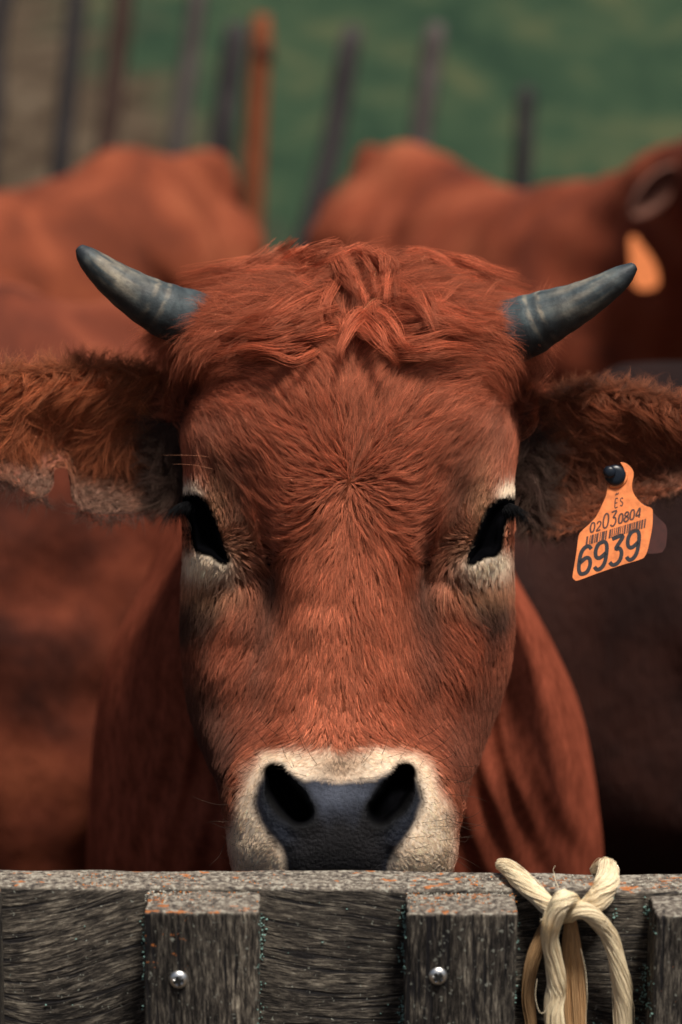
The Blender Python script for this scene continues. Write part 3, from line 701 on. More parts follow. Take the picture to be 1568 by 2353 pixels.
# ear hair
for left, Fc, Nn, X, Y, Uu, Vv in EARS:
    N = 4600
    m = np.ones(X.shape); 
    m *= 0.25 + 0.75 * (1 - sstep(.35, .75, Vv)); m *= (Uu < .93)
    m = np.where(Vv > .55, np.maximum(m, .7), m); m = m * (1 - .9 * np.clip(blob(X, Y, 60, 1020, 85, 40) + blob(X, Y, 1545, 1045, 50, 42), 0, 1)); m *= (Vv < .985)
    ip, _, _ = sample_grid(Fc, N, m); rt, rn, rx, ry, rv, ru = ip(Fc), nrm(ip(Nn)), ip(X), ip(Y), ip(Vv), ip(Uu)
    if left:
        g = [(400,900,-.3,.9),(400,1000,.0,1),(380,1100,-.1,1),(330,900,-.6,.6),(300,960,-.8,.45),(330,1020,-.9,.35),(280,1000,-.6,.7),(200,900,-.7,.45),(230,960,-.5,.8),(280,1060,-.35,.9),(100,900,-.9,.4),(120,960,-.35,.9),(40,960,-.2,1),(0,900,-.9,.3),(60,1050,-.2,.9),(240,1150,-.9,.2),(320,1160,-.7,.4),(100,1120,-.4,.9)]
        base = np.array([0.40, 0.108, 0.042])
        Lr = np.interp(rv, [0, .3, .5, .66, 1], [105, 120, 90, 26, 22]) * np.interp(rx, [-100, 100, 300, 420], [.8, .9, 1.0, .8])
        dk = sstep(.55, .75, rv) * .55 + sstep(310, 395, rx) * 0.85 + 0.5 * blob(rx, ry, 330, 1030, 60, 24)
    else:
        g = [(1200,1000,.0,1),(1220,1100,.05,1),(1260,950,.6,.7),(1290,1040,.35,.9),(1300,1120,.5,.8),(1350,930,.7,.6),(1360,1000,.6,.8),(1350,1080,.7,.7),(1440,930,.7,.5),(1430,1000,.35,.9),(1420,1060,.15,1),(1500,930,.8,.5),(1480,1000,.0,1),(1560,960,.7,.6),(1560,1060,.4,.8),(1300,1190,.6,.5),(1240,1200,.4,.7),(1400,1170,.9,-.1),(1650,1000,.9,.4)]
        base = np.array([0.25, 0.066, 0.028])
        Lr = np.interp(rv, [0, .3, .6, 1], [85, 100, 60, 40])
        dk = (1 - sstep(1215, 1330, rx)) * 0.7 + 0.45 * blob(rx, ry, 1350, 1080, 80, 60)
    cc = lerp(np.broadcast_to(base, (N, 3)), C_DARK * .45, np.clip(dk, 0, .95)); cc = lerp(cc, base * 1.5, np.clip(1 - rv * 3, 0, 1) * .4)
    lob_ = np.clip(1.2 * blob(rx, ry, 240, 1150, 85, 34, 4) + blob(rx, ry, 80, 1100, 60, 26, 15), 0, 1) if left else np.clip(blob(rx, ry, 1540, 1080, 50, 50), 0, 1) * .6
    cc = lerp(cc, np.array([.17, .095, .07]), .8 * lob_)
    FE = field_grid(g)
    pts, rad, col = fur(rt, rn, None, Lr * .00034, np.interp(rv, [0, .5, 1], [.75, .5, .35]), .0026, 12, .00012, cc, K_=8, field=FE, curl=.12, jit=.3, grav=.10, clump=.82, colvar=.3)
    N = 500                                                          # fringe standing off the upper rim
    q = rng.integers(2, int(X.shape[0] * .92), N); rt = Fc[q, 0]; nn = np.broadcast_to(nrm(np.array([0, .5, .85])), (N, 3)).copy()
    sx = -1 if left else 1
    d2 = np.stack([sx * rng.uniform(-.2, 1, N), rng.uniform(-1, .2, N)], -1)
    cc2 = np.broadcast_to(base, (N, 3)) * .8
    pa, ra, ca = fur(rt, nn, nrm(d2), .019, .6, .003, 9, .00011, cc2, K_=7, curl=.2, jit=.4, grav=.16, clump=.6)
    N = 260                                                          # wisps under the lower rim
    q = rng.integers(6, int(X.shape[0] * .9), N); rt = Fc[q, -1]
    if left: rt = rt[(X[q, -1] > 175) | (X[q, -1] < 110)]
    nn = np.broadcast_to(nrm(np.array([0, -.3, .9])), (len(rt), 3)).copy()
    d2 = np.stack([sx * rng.uniform(-.6, .9, len(rt)), rng.uniform(.3, 1, len(rt))], -1)
    pb, rb, cb = fur(rt, nn, nrm(d2), .015, .3, .003, 7, .0001, np.broadcast_to(C_DARK * 1.2, (len(rt), 3)), K_=7, curl=.2, jit=.4, clump=.7)
    def rs(p):                                                       # resample to 8 points
        k = p.shape[1]
        if k == 8: return p
        s = np.linspace(0, k - 1, 8); i = np.minimum(s.astype(int), k - 2); f = (s - i)[None, :, None]
        return p[:, i] * (1 - f) + p[:, i + 1] * f
    o = make_curves('ear_hair', to_w(np.concatenate([pts, rs(pa), rs(pb)])), np.concatenate([rad, ra, rb]), np.concatenate([col, ca, cb]), M_hair, cow)
    o['label'] = 'long golden-brown hair in the notched ear' if left else 'long dark brown hair in the tagged ear'
# tufts at the ear roots
tr, td, tcx, tl = [], [], [], []
for k in range(900):
    l = rng.uniform() < .5
    if l: x, y = rng.normal(405, 17), rng.uniform(890, 1150)
    else: x, y = rng.normal(1205, 17), rng.uniform(890, 1190)
    tr.append(cs(x, y, -.125 + rng.uniform(-.01, .01))); sx = -1 if l else 1
    up = y < 960
    td.append((sx * rng.uniform(-.2, .8), rng.uniform(-.3, 1) if not up else rng.uniform(-.6, .6)))
    tcx.append(C_RUST * .75 if up else C_DARK * .8); tl.append(.022 if up else .028)
tr = np.array(tr)
pts, rad, col = fur(tr, np.broadcast_to([0, 0, 1.], tr.shape).copy(), nrm(np.array(td)), np.array(tl), .45, .004, 14, .00012, np.array(tcx), K_=8, curl=.15, jit=.3, grav=.1, clump=.7)
make_curves('ear_root_hair', to_w(pts), rad, col, M_hair, cow)

# whiskers, pits and lashes
def strands_px(lst, name, rad, col, lab=None, tip=.1):
    Kn = 9; pts = np.array([catmull(np.array(q, float), Kn) for q in lst])
    o = make_curves(name, to_w(cs(pts[..., 0], pts[..., 1], pts[..., 2])), np.broadcast_to(rad, (len(lst),)), np.broadcast_to(col, (len(lst), 3)), M_hair if 'lash' not in name else M_lash, cow, tip)
    if lab: o['label'] = lab
def surf_z(px, py):
    L_, R2 = head_lr(np.array(py, float)); t = (np.array(px, float) - (L_ + R2) / 2) / ((R2 - L_) / 2)
    return ztable(np.clip(t, -1, 1), np.array(py, float)) + feat(np.array(px, float), np.array(py, float))
wh = []
for k in range(120):
    for _ in range(30):
        x, y = rng.uniform(520, 1055), rng.uniform(1715, 1995)
        a = abs(x - 785)
        if poly_sd(np.array(x), np.array(y), MUZ) < 6 and poly_sd(np.array(x), np.array(y), NOSE) > 4: break
    else: continue
    z = float(surf_z(x, y)); s = 1 if x > 785 else -1
    far = rng.uniform() < .30
    l = rng.uniform(45, 120) if far else rng.uniform(12, 34)
    dx = s * rng.uniform(.5, 1); dy = rng.uniform(-.25, .55) if y > 1780 else rng.uniform(-1, -.1)
    if y < 1780: dx *= .6
    zz = .35 * l * .00032
    wh.append([(x, y, z - .001), (x + dx * l * .35, y + dy * l * .3, z + zz * .9), (x + dx * l * .7, y + dy * l * .75, z + zz * 1.1), (x + dx * l, y + dy * l * 1.15 + rng.normal(0, 6), z + zz)])
strands_px(wh, 'whiskers', .00016, (.02, .014, .012), 'dark whiskers on the pale muzzle')
wl_ = []
for (x, y, x2, y2) in ((640,1690,585,1640),(615,1715,575,1660),(668,1700,628,1625),(960,1700,1035,1640),(985,1730,1060,1660),(1000,1755,1075,1700),(1040,1800,1100,1770),(560,1780,520,1745),(530,1850,440,1830),(535,1900,485,1890),(520,1930,480,1990),(1050,1880,1110,1860),(1056,1900,1120,1885),(1050,1760,1110,1750)):
    z = float(surf_z(x, y)); wl_.append([(x, y, z), ((x + x2) / 2 + 4, (y + y2) / 2 + 7, z + .012), (x2, y2, z + .016)])
strands_px(wl_, 'whiskers', .00018, (.02, .014, .012), 'few long whiskers curving off the muzzle')
la = []
for side, ox, oy in ((-1, 412, 1168), (1, 1188, 1172)):
    for k in range(200):
        q = rng.uniform(0, 1); x = ox - side * q * 40; y = oy - 14 * math.sin(q * 2.5) - 4; l = rng.uniform(28, 62) * (1 - .45 * q)
        z = -.090 + .028 * q; dx = side * rng.uniform(-.05, .95); dy = rng.uniform(.5, 1.35)
        la.append([(x, y, z), (x + dx * l * .5, y + dy * l * .25, z + .006), (x + dx * l * .85, y + dy * l * .6, z + .008), (x + dx * l * 1.05, y + dy * l, z + .006)])
    for k in range(60):                                             # lower lashes
        q = rng.uniform(0, 1); x = (450 + 10 * q) if side < 0 else (1147 - 10 * q); y = 1205 + 60 * q
        la.append([(x, y, -.066), (x + side * 14, y + 3, -.066), (x + side * 30, y + 12 + rng.normal(0, 4), -.075)])
strands_px(la, 'eyelashes', .00020, (.012, .010, .010), 'black lashes')
ex = [[(515,1062,-.045),(480,1050,-.03),(430,1046,-.02),(370,1046,-.02)],[(520,1090,-.045),(490,1078,-.03),(440,1068,-.025),(395,1066,-.02)]]
strands_px(ex, 'brow_hair', .00013, (.5, .2, .11), 'two stray brow hairs')

# ------------------------------------------------------------------ ear tag
def mat_plain(name, col, rough=.6, n=None, spec=.4):
    t = NT(name)
    if n:
        v = t.noise(t.coord(), n, 5, .6); c = t.mix(1.0, col, t.ramp(v, [(.35, (.78, .76, .74)), (.65, (1.15, 1.13, 1.1))]), 'MULTIPLY'); return t.out(c, rough, t.bump(v, .15, .0005), spec)
    return t.out(col, rough, None, spec)
M_tag = mat_plain('tag_plastic', (0.80, 0.24, 0.075), .5, 140); M_ink = mat_plain('tag_ink', (0.025, 0.025, 0.032), .6, 300); M_ink2 = mat_plain('tag_faded_ink', (0.10, 0.045, 0.035), .6, 300)
M_stud = mat_plain('stud', (0.008, 0.012, 0.02), .35)
tz0 = -0.048
tq = lambda cx, cy: (1292.4 + cx * .1758, 1033.9 + cy * .1758)
tag_c = tq(690, 1100)
# plate plane: depth varies across the plate (it hangs turned and tipped)
gx_, gy_ = -0.16 * K * D, 0.12 * K * D
def tagP(cx, cy, lift=0.0):
    x, y = tq(cx, cy); return P(x, y, tz0 + gx_ * (x - tag_c[0]) + gy_ * (y - tag_c[1]) + lift)
tag = empty('ear_tag', tagP(690, 1600), 'orange plastic ear tag numbered 6939 in the right-hand ear of the near cow', 'ear tag')
OUT = [(765,160),(830,172),(885,212),(928,270),(935,340),(915,440),(920,520),(955,600),(1020,680),(1090,730),(1150,750),(1180,775),(1186,820),(1180,1000),(1150,1170),(1115,1320),(1085,1385),(1030,1430),(800,1500),(500,1600),(215,1705),(165,1700),(138,1670),(140,1620),(180,1380),(205,1190),(220,1110),(260,1055),(380,945),(450,860),(520,720),(575,590),(590,480),(600,455),(650,472),(705,470),(765,440),(808,385),(822,310),(805,235),(775,185)]
def plate(poly, th, name, mat, parent, lift=0, hole=None):
    m = MB(); n = len(poly)
    fr = np.array([tagP(x, y, lift) for x, y in poly]); bk = np.array([tagP(x, y, lift - th) for x, y in poly])
    m.add(np.concatenate([fr, bk]), [tuple(range(n))] + [tuple(range(2 * n - 1, n - 1, -1))] + [(i, n + i, n + (i + 1) % n, (i + 1) % n) for i in range(n)], (1, 1, 1))
    return m.build(name, mat, parent, smooth=False)
dense = catmull_closed(OUT, 150)
pl = plate([tuple(q) for q in dense], .0016, 'panel', M_tag, tag)
bv = pl.modifiers.new('b', 'BEVEL'); bv.width = .0004; bv.segments = 2; bv.limit_method = 'ANGLE'
m = MB(); ang = np.linspace(-.25, 1.95, 40)              # raised collar
m.tube([tagP(685 + 158 * math.cos(a), 320 + 158 * math.sin(a), .0006) for a in ang], .0014, 10, (1, 1, 1)); m.build('collar', M_tag, tag)
for (x, y, r, h) in ((690, 330, 140, .005), (612, 290, 84, .008)):
    m = MB(); rr_ = r * .1758 * K * D
    c = tagP(x, y, 0); zv = vec_w(np.array([0, 0, 1.])); xv = vec_w(np.array([1., 0, 0])); yv = vec_w(np.array([0, 1., 0]))
    pr = [(0.0, h * 1.12), (.5, h * 1.08), (.85, h), (1, h * .7), (1, 0), (.9, -.004)]
    th = np.arange(40) * 2 * math.pi / 40
    G = np.array([[c + zv * hh + (xv * math.cos(t) + yv * math.sin(t)) * rr_ * max(q, .02) for t in th] for q, hh in pr]); m.grid(G, True, (1, 1, 1), cap=True); m.build('stud', M_stud, tag)
GL = {'0': [[(.5,0),(.82,.12),(.95,.5),(.82,.88),(.5,1),(.18,.88),(.05,.5),(.18,.12),(.5,0)]],
 '2': [[(.08,.78),(.25,.96),(.55,1),(.85,.88),(.9,.66),(.7,.42),(.05,0),(.95,0)]],
 '3': [[(.05,1),(.92,1),(.45,.60),(.75,.55),(.93,.38),(.9,.15),(.65,0),(.3,0),(.05,.14)]],
 '4': [[(.75,0),(.75,1),(.05,.3),(.98,.3)]],
 '6': [[(.92,.86),(.68,1),(.35,.98),(.1,.78),(.05,.3),(.2,.06),(.5,0),(.8,.06),(.95,.28),(.85,.5),(.55,.58),(.1,.46)]],
 '9': [[(.08,.14),(.32,0),(.65,.02),(.9,.22),(.95,.7),(.8,.94),(.5,1),(.2,.94),(.05,.72),(.15,.5),(.45,.42),(.9,.54)]],
 '8': [[(.5,.54),(.82,.66),(.85,.88),(.5,1),(.15,.88),(.18,.66),(.5,.54),(.88,.38),(.92,.12),(.5,0),(.08,.12),(.12,.38),(.5,.54)]],
 'E': [[(.95,1),(.1,1),(.1,0),(.95,0)],[(.1,.52),(.8,.52)]], 'S': [[(.92,.85),(.6,1),(.2,.92),(.1,.72),(.4,.54),(.8,.42),(.93,.2),(.6,0),(.1,.12)]]}
def stroke(m, pts, w, lift):
    pts = catmull(np.array(pts), max(3, len(pts)) * 5); T = nrm(np.gradient(pts, axis=0)); N_ = np.stack([-T[:, 1], T[:, 0]], -1) * w / 2
    l, r = pts + N_, pts - N_
    G = np.array([[tagP(a[0], a[1], lift), tagP(b[0], b[1], lift)] for a, b in zip(l, r)]); m.grid(G, False, (1, 1, 1))
def text(s, x0, y0, slope, adv, hs, ws, w, name, mat, shear=.10):
    m = MB(); x = x0
    for i, ch_ in enumerate(s):
        h = hs[i]; wd = ws[i]; yb = y0 + (x - x0) * slope
        for pl_ in GL[ch_]:
            stroke(m, [(x + wd * u + shear * h * v, yb - h * v + slope * wd * u) for u, v in pl_], w * (1.25 if h > 120 and len(s) > 4 else 1), .00025)
        x += adv[i]
    m.build(name, mat, tag)
text('6939', 200, 1642, -.305, [205, 205, 215, 0], [350, 350, 350, 370], [165, 165, 165, 165], 50, 'digits', M_ink)
text('02030804', 362, 1085, -.315, [82, 82, 100, 105, 75, 75, 80, 0], [125, 115, 190, 185, 125, 125, 130, 125], [60, 60, 75, 75, 60, 60, 60, 60], 17, 'small_digits', M_ink2)
text('ES', 688, 752, -.25, [68, 0], [110, 105], [38, 38], 13, 'country_code', M_ink2, .06)
m = MB(); bx = 305
widths = [(26,22),(12,10),(34,14),(14,8),(30,20),(12,14),(42,8),(22,30),(30,8),(14,16),(12,14),(14,10),(26,8),(14,16),(12,12),(26,14),(16,8),(38,8),(14,8),(20,10),(34,10),(22,10),(26,14),(22,0)]
sc_ = 780 / sum(a + b for a, b in widths)
for a, g_ in widths:
    a *= sc_; g_ *= sc_; y = 1250 - (bx - 305) * .30
    f = lambda x, yy: tagP(x, yy, .00025)
    m.add([f(bx, y), f(bx + a, y - a * .3), f(bx + a + 14, y - a * .3 - 118), f(bx + 14, y - 118)], [(0, 1, 2, 3)], (1, 1, 1)); bx += a + g_
m.build('barcode', M_ink2, tag)
m = MB(); 
for q in range(4): stroke(m, [(695 + q * 11, 596 - q * 4), (702 + q * 11, 572 - q * 3 - (q % 2) * 8), (708 + q * 10, 590 - q * 5)], 6, .00025)
m.build('emblem', M_ink2, tag)
# rear half of the tag, seen past its edge
m = MB(); po = [(1010,700),(1250,880),(1365,1010),(1362,1220),(1335,1300),(1280,1345),(1100,1352),(1000,1300)]
dn_ = catmull_closed(po, 50); n = len(dn_)
fr = np.array([tagP(x, y, -.022) for x, y in dn_]); bk = np.array([tagP(x, y, -.0235) for x, y in dn_])
m.add(np.concatenate([fr, bk]), [tuple(range(n)), tuple(range(2 * n - 1, n - 1, -1))] + [(i, n + i, n + (i + 1) % n, (i + 1) % n) for i in range(n)], (1, 1, 1))
m.build('rear_panel', mat_plain('tag_rear', (.05, .010, .007), .6, 140), tag, smooth=False)

# ------------------------------------------------------------------ wooden gate in front
ft = P(784, 2042, 0.100)                                              # front top edge of the board
FY, FZ = ft[1], ft[2]
gate = empty('wooden_gate', (0, FY, 0), 'weathered grey wooden gate with screwed battens under the near cow muzzle', 'gate')
TH = 0.036; BT = 0.040
def mat_wood(name, vertical):
    t = NT(name); tc = t.new('ShaderNodeTexCoord'); co = tc.outputs['Object']
    # bend the grain round knots
    w = t.new('ShaderNodeTexNoise'); t.link(t.coord((1, 1, 1) if not vertical else (1, 1, .5)), w.inputs['Vector']); w.inputs['Scale'].default_value = 5.5 if not vertical else 4
    w.inputs['Detail'].default_value = 1.0
    sub = t.new('ShaderNodeVectorMath', operation='SUBTRACT'); t.link(w.outputs['Color'], sub.inputs[0]); sub.inputs[1].default_value = (.5, .5, .5)
    sc_ = t.new('ShaderNodeVectorMath', operation='MULTIPLY'); t.link(sub.outputs[0], sc_.inputs[0]); sc_.inputs[1].default_value = (.0, .0, .085) if not vertical else (.012, 0, 0)
    ad = t.new('ShaderNodeVectorMath', operation='ADD'); t.link(co, ad.inputs[0]); t.link(sc_.outputs[0], ad.inputs[1])
    def st(a, b):
        mp = t.new('ShaderNodeMapping'); t.link(ad.outputs[0], mp.inputs[0])
        mp.inputs['Scale'].default_value = (a, b, b) if not vertical else (b, b, a); return mp.outputs[0]
    fine = t.noise(st(95, 760), 1, 4, .75); mid = t.noise(st(42, 300), 1, 5, .7); big = t.noise(st(4, 22), 1, 4, .6)
    crack = t.noise(st(14, 260), 1, 2, .5, .3); blotch = t.noise(t.coord((1, 1, 1)), 26, 5, .65); spk = t.noise(t.coord((1, 1, 1)), 240, 3, .7)
    f = t.math('ADD', t.math('MULTIPLY', fine, .45), t.math('ADD', t.math('MULTIPLY', mid, .4), t.math('MULTIPLY', blotch, .15)))
    col = t.ramp(f, [(.42, (.010, .009, .009)), (.48, (.036, .032, .029)), (.535, (.095, .085, .074)), (.60, (.25, .23, .195)), (.66, (.46, .42, .35))])
    col = t.mix(1.0, col, t.ramp(big, [(.35, (.45, .44, .44)), (.5, (.95, .95, .95)), (.65, (1.7, 1.68, 1.62))]), 'MULTIPLY')
    col = t.mix(1.0, col, (1.04, .99, .93), 'MULTIPLY')
    ck = t.ramp(crack, [(.36, (0, 0, 0)), (.43, (1, 1, 1))])
    col = t.mix(t.math('MULTIPLY', t.math('SUBTRACT', 1.0, ck), .92), col, (.010, .009, .011))
    # green-grey and orange lichen, thickest where the surface faces up; upward faces also turned paler
    ge = t.new('ShaderNodeNewGeometry'); sx = t.new('ShaderNodeSeparateXYZ'); t.link(ge.outputs['Normal'], sx.inputs[0])
    up = t.ramp(sx.outputs[2], [(.3, (0, 0, 0)), (.8, (1, 1, 1))])
    pale = t.ramp(t.math('ADD', spk, t.math('MULTIPLY', up, .09)), [(.64, (0, 0, 0)), (.67, (1, 1, 1))])
    col = t.mix(t.math('MULTIPLY', pale, .75), col, (.34, .35, .30))
    col = t.mix(t.math('MULTIPLY', up, .6), col, t.ramp(spk, [(.36, (.06, .05, .05)), (.47, (.26, .22, .18)), (.6, (.5, .44, .36))]))
    mp2 = t.new('ShaderNodeMapping'); t.link(co, mp2.inputs[0]); mp2.inputs['Location'].default_value = (3.1, 1.7, .4); mp2.inputs['Scale'].default_value = (.6, 1, 1)
    o1 = t.noise(mp2.outputs[0], 130, 4, .65); o2 = t.noise(mp2.outputs[0], 17, 2, .5)
    og = t.ramp(t.math('ADD', t.math('ADD', o1, t.math('MULTIPLY', o2, .5)), t.math('MULTIPLY', up, .115)), [(.99, (0, 0, 0)), (1.0, (1, 1, 1))])
    col = t.mix(t.math('MULTIPLY', og, .85), col, (.52, .17, .045))
    h = t.math('ADD', t.math('ADD', t.math('MULTIPLY', fine, .5), t.math('MULTIPLY', mid, .6)), t.math('MULTIPLY', ck, .35))
    return t.out(col, .85, t.bump(h, 1.0, .003), .25)
M_wh, M_wv = mat_wood('weathered_board', False), mat_wood('weathered_batten', True)
def slab(name, x0, x1, y0, y1, z0, z1, mat, parent, nx, ny, nz, rough=.0012, tilt=0., skew=0., seed=0, label=None):
    """box with worn, slightly uneven faces; x along, y away from the camera"""
    m = MB(); rd = .0035
    # cross ring in the two short axes, swept along the long one
    long_x = (x1 - x0) > (z1 - z0)
    def ring(a0, a1, b0, b1, na, nb):
        pts = [(a, b0) for a in np.linspace(a0 + rd, a1 - rd, na)] + [(a1 - rd * (1 - math.sin(q)), b0 + rd * (1 - math.cos(q))) for q in np.linspace(.2, 1.37, 4)]
        pts += [(a1, b) for b in np.linspace(b0 + rd, b1 - rd, nb)] + [(a1 - rd * (1 - math.cos(q)), b1 - rd * (1 - math.sin(q))) for q in np.linspace(.2, 1.37, 4)]
        pts += [(a, b1) for a in np.linspace(a1 - rd, a0 + rd, na)] + [(a0 + rd * (1 - math.sin(q)), b1 - rd * (1 - math.cos(q))) for q in np.linspace(.2, 1.37, 4)]
        pts += [(a0, b) for b in np.linspace(b1 - rd, b0 + rd, nb)] + [(a0 + rd * (1 - math.cos(q)), b0 + rd * (1 - math.sin(q))) for q in np.linspace(.2, 1.37, 4)]
        return np.array(pts)
    if long_x:
        r = ring(y0, y1, z0, z1, ny, nz); s = np.linspace(x0, x1, nx)
        G = np.stack([np.broadcast_to(s[:, None], (nx, len(r))), np.broadcast_to(r[:, 0], (nx, len(r))), np.broadcast_to(r[:, 1], (nx, len(r)))], -1).copy()
        nq = vnoise(np.stack([G[..., 0] * 40, G[..., 1] * 300, G[..., 2] * 300], -1), seed) + .8 * vnoise(G * 25, seed + 1)
        G[..., 2] += tilt * G[..., 0]
    else:
        r = ring(x0, x1, y0, y1, ny, nz); s = np.linspace(z0, z1, nx)
        G = np.stack([np.broadcast_to(r[:, 0], (nx, len(r))), np.broadcast_to(r[:, 1], (nx, len(r))), np.broadcast_to(s[:, None], (nx, len(r)))], -1).copy()
        nq = vnoise(np.stack([G[..., 0] * 300, G[..., 1] * 300, G[..., 2] * 40], -1), seed) + .8 * vnoise(G * 25, seed + 1)
        G[..., 0] += skew * (G[..., 2] - z1)
    cc_ = G.mean(1, keepdims=True); dirn = nrm(G - cc_)
    G = G + dirn * (nq * rough)[..., None]
    # worn end: a smooth cap of shrinking rings
    def endcap(Rg, Rn):
        out = []
        for k in (.97, .75, .5, .25, .02):
            c = Rg.mean(0); out.append(c + (Rg - c) * k + (Rg.mean(0) - Rn.mean(0)) * (.35 if k < .97 else .2) + np.array([0, 0, 1]) * vnoise(np.concatenate([(Rg * k)[:, :2] * 120, 0 * Rg[:, :1]], 1), seed)[:, None] * .0008)
        return out
    a = endcap(G[0], G[1])[::-1]; b = endcap(G[-1], G[-2])
    G = np.concatenate([np.array(a), G, np.array(b)])
    m.grid(G, True, (1, 1, 1), cap=True, flip=not long_x)
    o = m.build(name, mat, parent)
    if label: o['label'] = label
    # outward normals
    import bmesh
    bm = bmesh.new(); bm.from_mesh(o.data); bmesh.ops.recalc_face_normals(bm, faces=bm.faces); bm.to_mesh(o.data); bm.free()
    return o
tilt = -0.0065
slab('board', -1.3, 1.3, FY, FY + TH, FZ - .235, FZ, M_wh, gate, 900, 10, 40, .0009, tilt=tilt, seed=3, label='top board with orange lichen along its upper edge')
slab('board', -1.3, 1.3, FY, FY + TH, FZ - .52, FZ - .29, M_wh, gate, 200, 6, 12, .001, seed=4)
slab('board', -1.3, 1.3, FY, FY + TH, FZ - .80, FZ - .57, M_wh, gate, 200, 6, 12, .001, seed=5)
def fx(px, depthz): return float(P(px, 2100, depthz)[0])
zb = float(ft[1]); 
bz = lambda x: FZ - .0035 + tilt * x
bat = [(331, 593, 'batten left of the muzzle'), (937, 1193, 'batten right of the muzzle'), (1512, 1790, 'batten at the right edge of the view')]
MSC = mat_plain('screw_steel', (.82, .82, .80), .38); MSC.node_tree.nodes['Principled BSDF'].inputs['Metallic'].default_value = 1.0
M_dark = mat_plain('slot_shadow_black', (.01, .01, .01), .9)
extra = [(-870, -610), (-270, -10), (2110, 2380), (2700, 2960)]
for k, (a, b, lab) in enumerate(bat + [(p, q, None) for p, q in extra]):
    x0, x1 = fx(a, .10 + BT), fx(b, .10 + BT)
    bt = slab('batten', x0, x1, FY - BT, FY - .001, .06, bz((x0 + x1) / 2), M_wv, gate, 420 if k < 3 else 60, 34 if k < 3 else 8, 16 if k < 3 else 6, .0011, skew=.018, seed=30 + k)
    if lab: bt['label'] = lab
    if k > 1: continue
    sxp, syp = (411, 2251) if k == 0 else (1007, 2243)
    ang_ = (syp - 1176.5) * K; c = P(sxp, syp, D - (FY - BT) / (math.cos(PITCH) - ang_ * math.sin(PITCH))); R0 = .0066
    m = MB(); th = np.arange(72) * 2 * math.pi / 72; rad_ = np.linspace(1, 0, 26)
    G = np.zeros((26, 72, 3))
    for i_, q in enumerate(rad_):
        hgt = .0042 * math.sqrt(max(0, 1 - (q * .98) ** 2)) - .0006
        X_, Z_ = q * np.cos(th + .5), q * np.sin(th + .5); cross = ((np.abs(X_) < .13) & (np.abs(Z_) < .55)) | ((np.abs(Z_) < .13) & (np.abs(X_) < .55))
        c0_, s0_ = math.cos(.5), math.sin(.5)
        G[i_, :, 0] = c[0] + R0 * q * np.cos(th); G[i_, :, 2] = c[2] + R0 * q * np.sin(th); G[i_, :, 1] = c[1] - hgt + np.where(cross, .0022, 0)
    m.grid(G, True, (1, 1, 1), cap=True); s_ = m.build('screw', MSC, bt, origin=np.array(gate.location)); s_['label'] = 'shiny round-headed cross screw'
    m = MB()
    for w_, h_ in ((.0036, .0010), (.0010, .0036)):
        a_ = .25 + .3 * k; pc = [(-w_, -h_), (w_, -h_), (w_, h_), (-w_, h_)]; qq = [(x_ * math.cos(a_) - z_ * math.sin(a_), x_ * math.sin(a_) + z_ * math.cos(a_)) for x_, z_ in pc]
        y_ = c[1] - .0041 - (.00005 if w_ > h_ else 0)
        m.add([(c[0] + x_, y_, c[2] + z_) for x_, z_ in qq] + [(c[0] + x_, y_ + .002, c[2] + z_) for x_, z_ in qq], [(0,1,2,3),(7,6,5,4),(0,4,5,1),(1,5,6,2),(2,6,7,3),(3,7,4,0)], (1, 1, 1))
    m.build('slot_shadow', M_dark, s_, origin=np.array(gate.location), smooth=False)  # raised black cross standing in for the shadow in the screw slot
# crusts of lichen along the batten edges
ML1 = mat_plain('lichen_grey', (.20, .34, .31), .95, 400, .1); ML2 = mat_plain('lichen_orange', (.55, .19, .04), .95, 400, .1)
def crumbs(pts, size, name, mat):
    m = MB()
    base = np.array([(1,0,0),(-1,0,0),(0,1,0),(0,-1,0),(0,0,1),(0,0,-1)], float); fc = [(0,2,4),(2,1,4),(1,3,4),(3,0,4),(2,0,5),(1,2,5),(3,1,5),(0,3,5)]
    for p in pts:
        m.add(p + base * rng.uniform(.3, 1.3, (6, 3)) * size * rng.uniform(.4, 1.3), fc, (1, 1, 1))
    o = m.build(name, mat, gate, smooth=False); o['kind'] = 'stuff'
pts = []
for a, b, _ in bat:
    for ed, s in ((a, -1), (b, 1)):
        xe = fx(ed, .10 + BT)
        for k in range(420 if s < 0 else 230):
            z = FZ - abs(rng.normal(.0, .09)) - .012; clus = vnoise(np.array([z * 90, xe * 9, 0.]), 8)
            if clus < -.1: continue
            off = abs(rng.normal(0, .0022)); y = FY - rng.uniform(0, BT) if rng.uniform() < .55 else FY - .0005
            pts.append((xe + s * (off if y > FY - .004 else off * .3) + .018 * (z - FZ), y, z))
for k in range(500):
    x = rng.normal(.205, .035) if k % 3 else rng.uniform(-.25, .27); z = FZ - rng.uniform(.005, .11)
    if vnoise(np.array([x * 60, z * 60, 2.]), 12) > .12: pts.append((x, FY - .0006, z))
crumbs(pts, .0009, 'lichen', ML1)
pts = []
for k in range(700):
    x = rng.uniform(-.26, .27)
    if vnoise(np.array([x * 35, 1.5, 2.]), 19) > .1: pts.append((x, FY + rng.uniform(.002, TH * .75), FZ + tilt * x - .0001))
for a, b, _ in bat[:2]:
    for k in range(130):
        x = fx(rng.uniform(a, b), .12); pts.append((x, FY - rng.beta(1, 2) * BT, bz(x) + .0006))
crumbs(pts, .0007, 'lichen', ML2)
pts = []
for a, b, _ in bat[:2]:
    for k in range(160):
        x = fx(a + (b - a) * rng.beta(1, 1.6), .12); pts.append((x, FY - rng.beta(1, 4) * BT, bz(x) + .0006))
for k in range(450): pts.append((rng.uniform(-.26, .27), FY + rng.uniform(0, TH * .75), FZ - .0002))
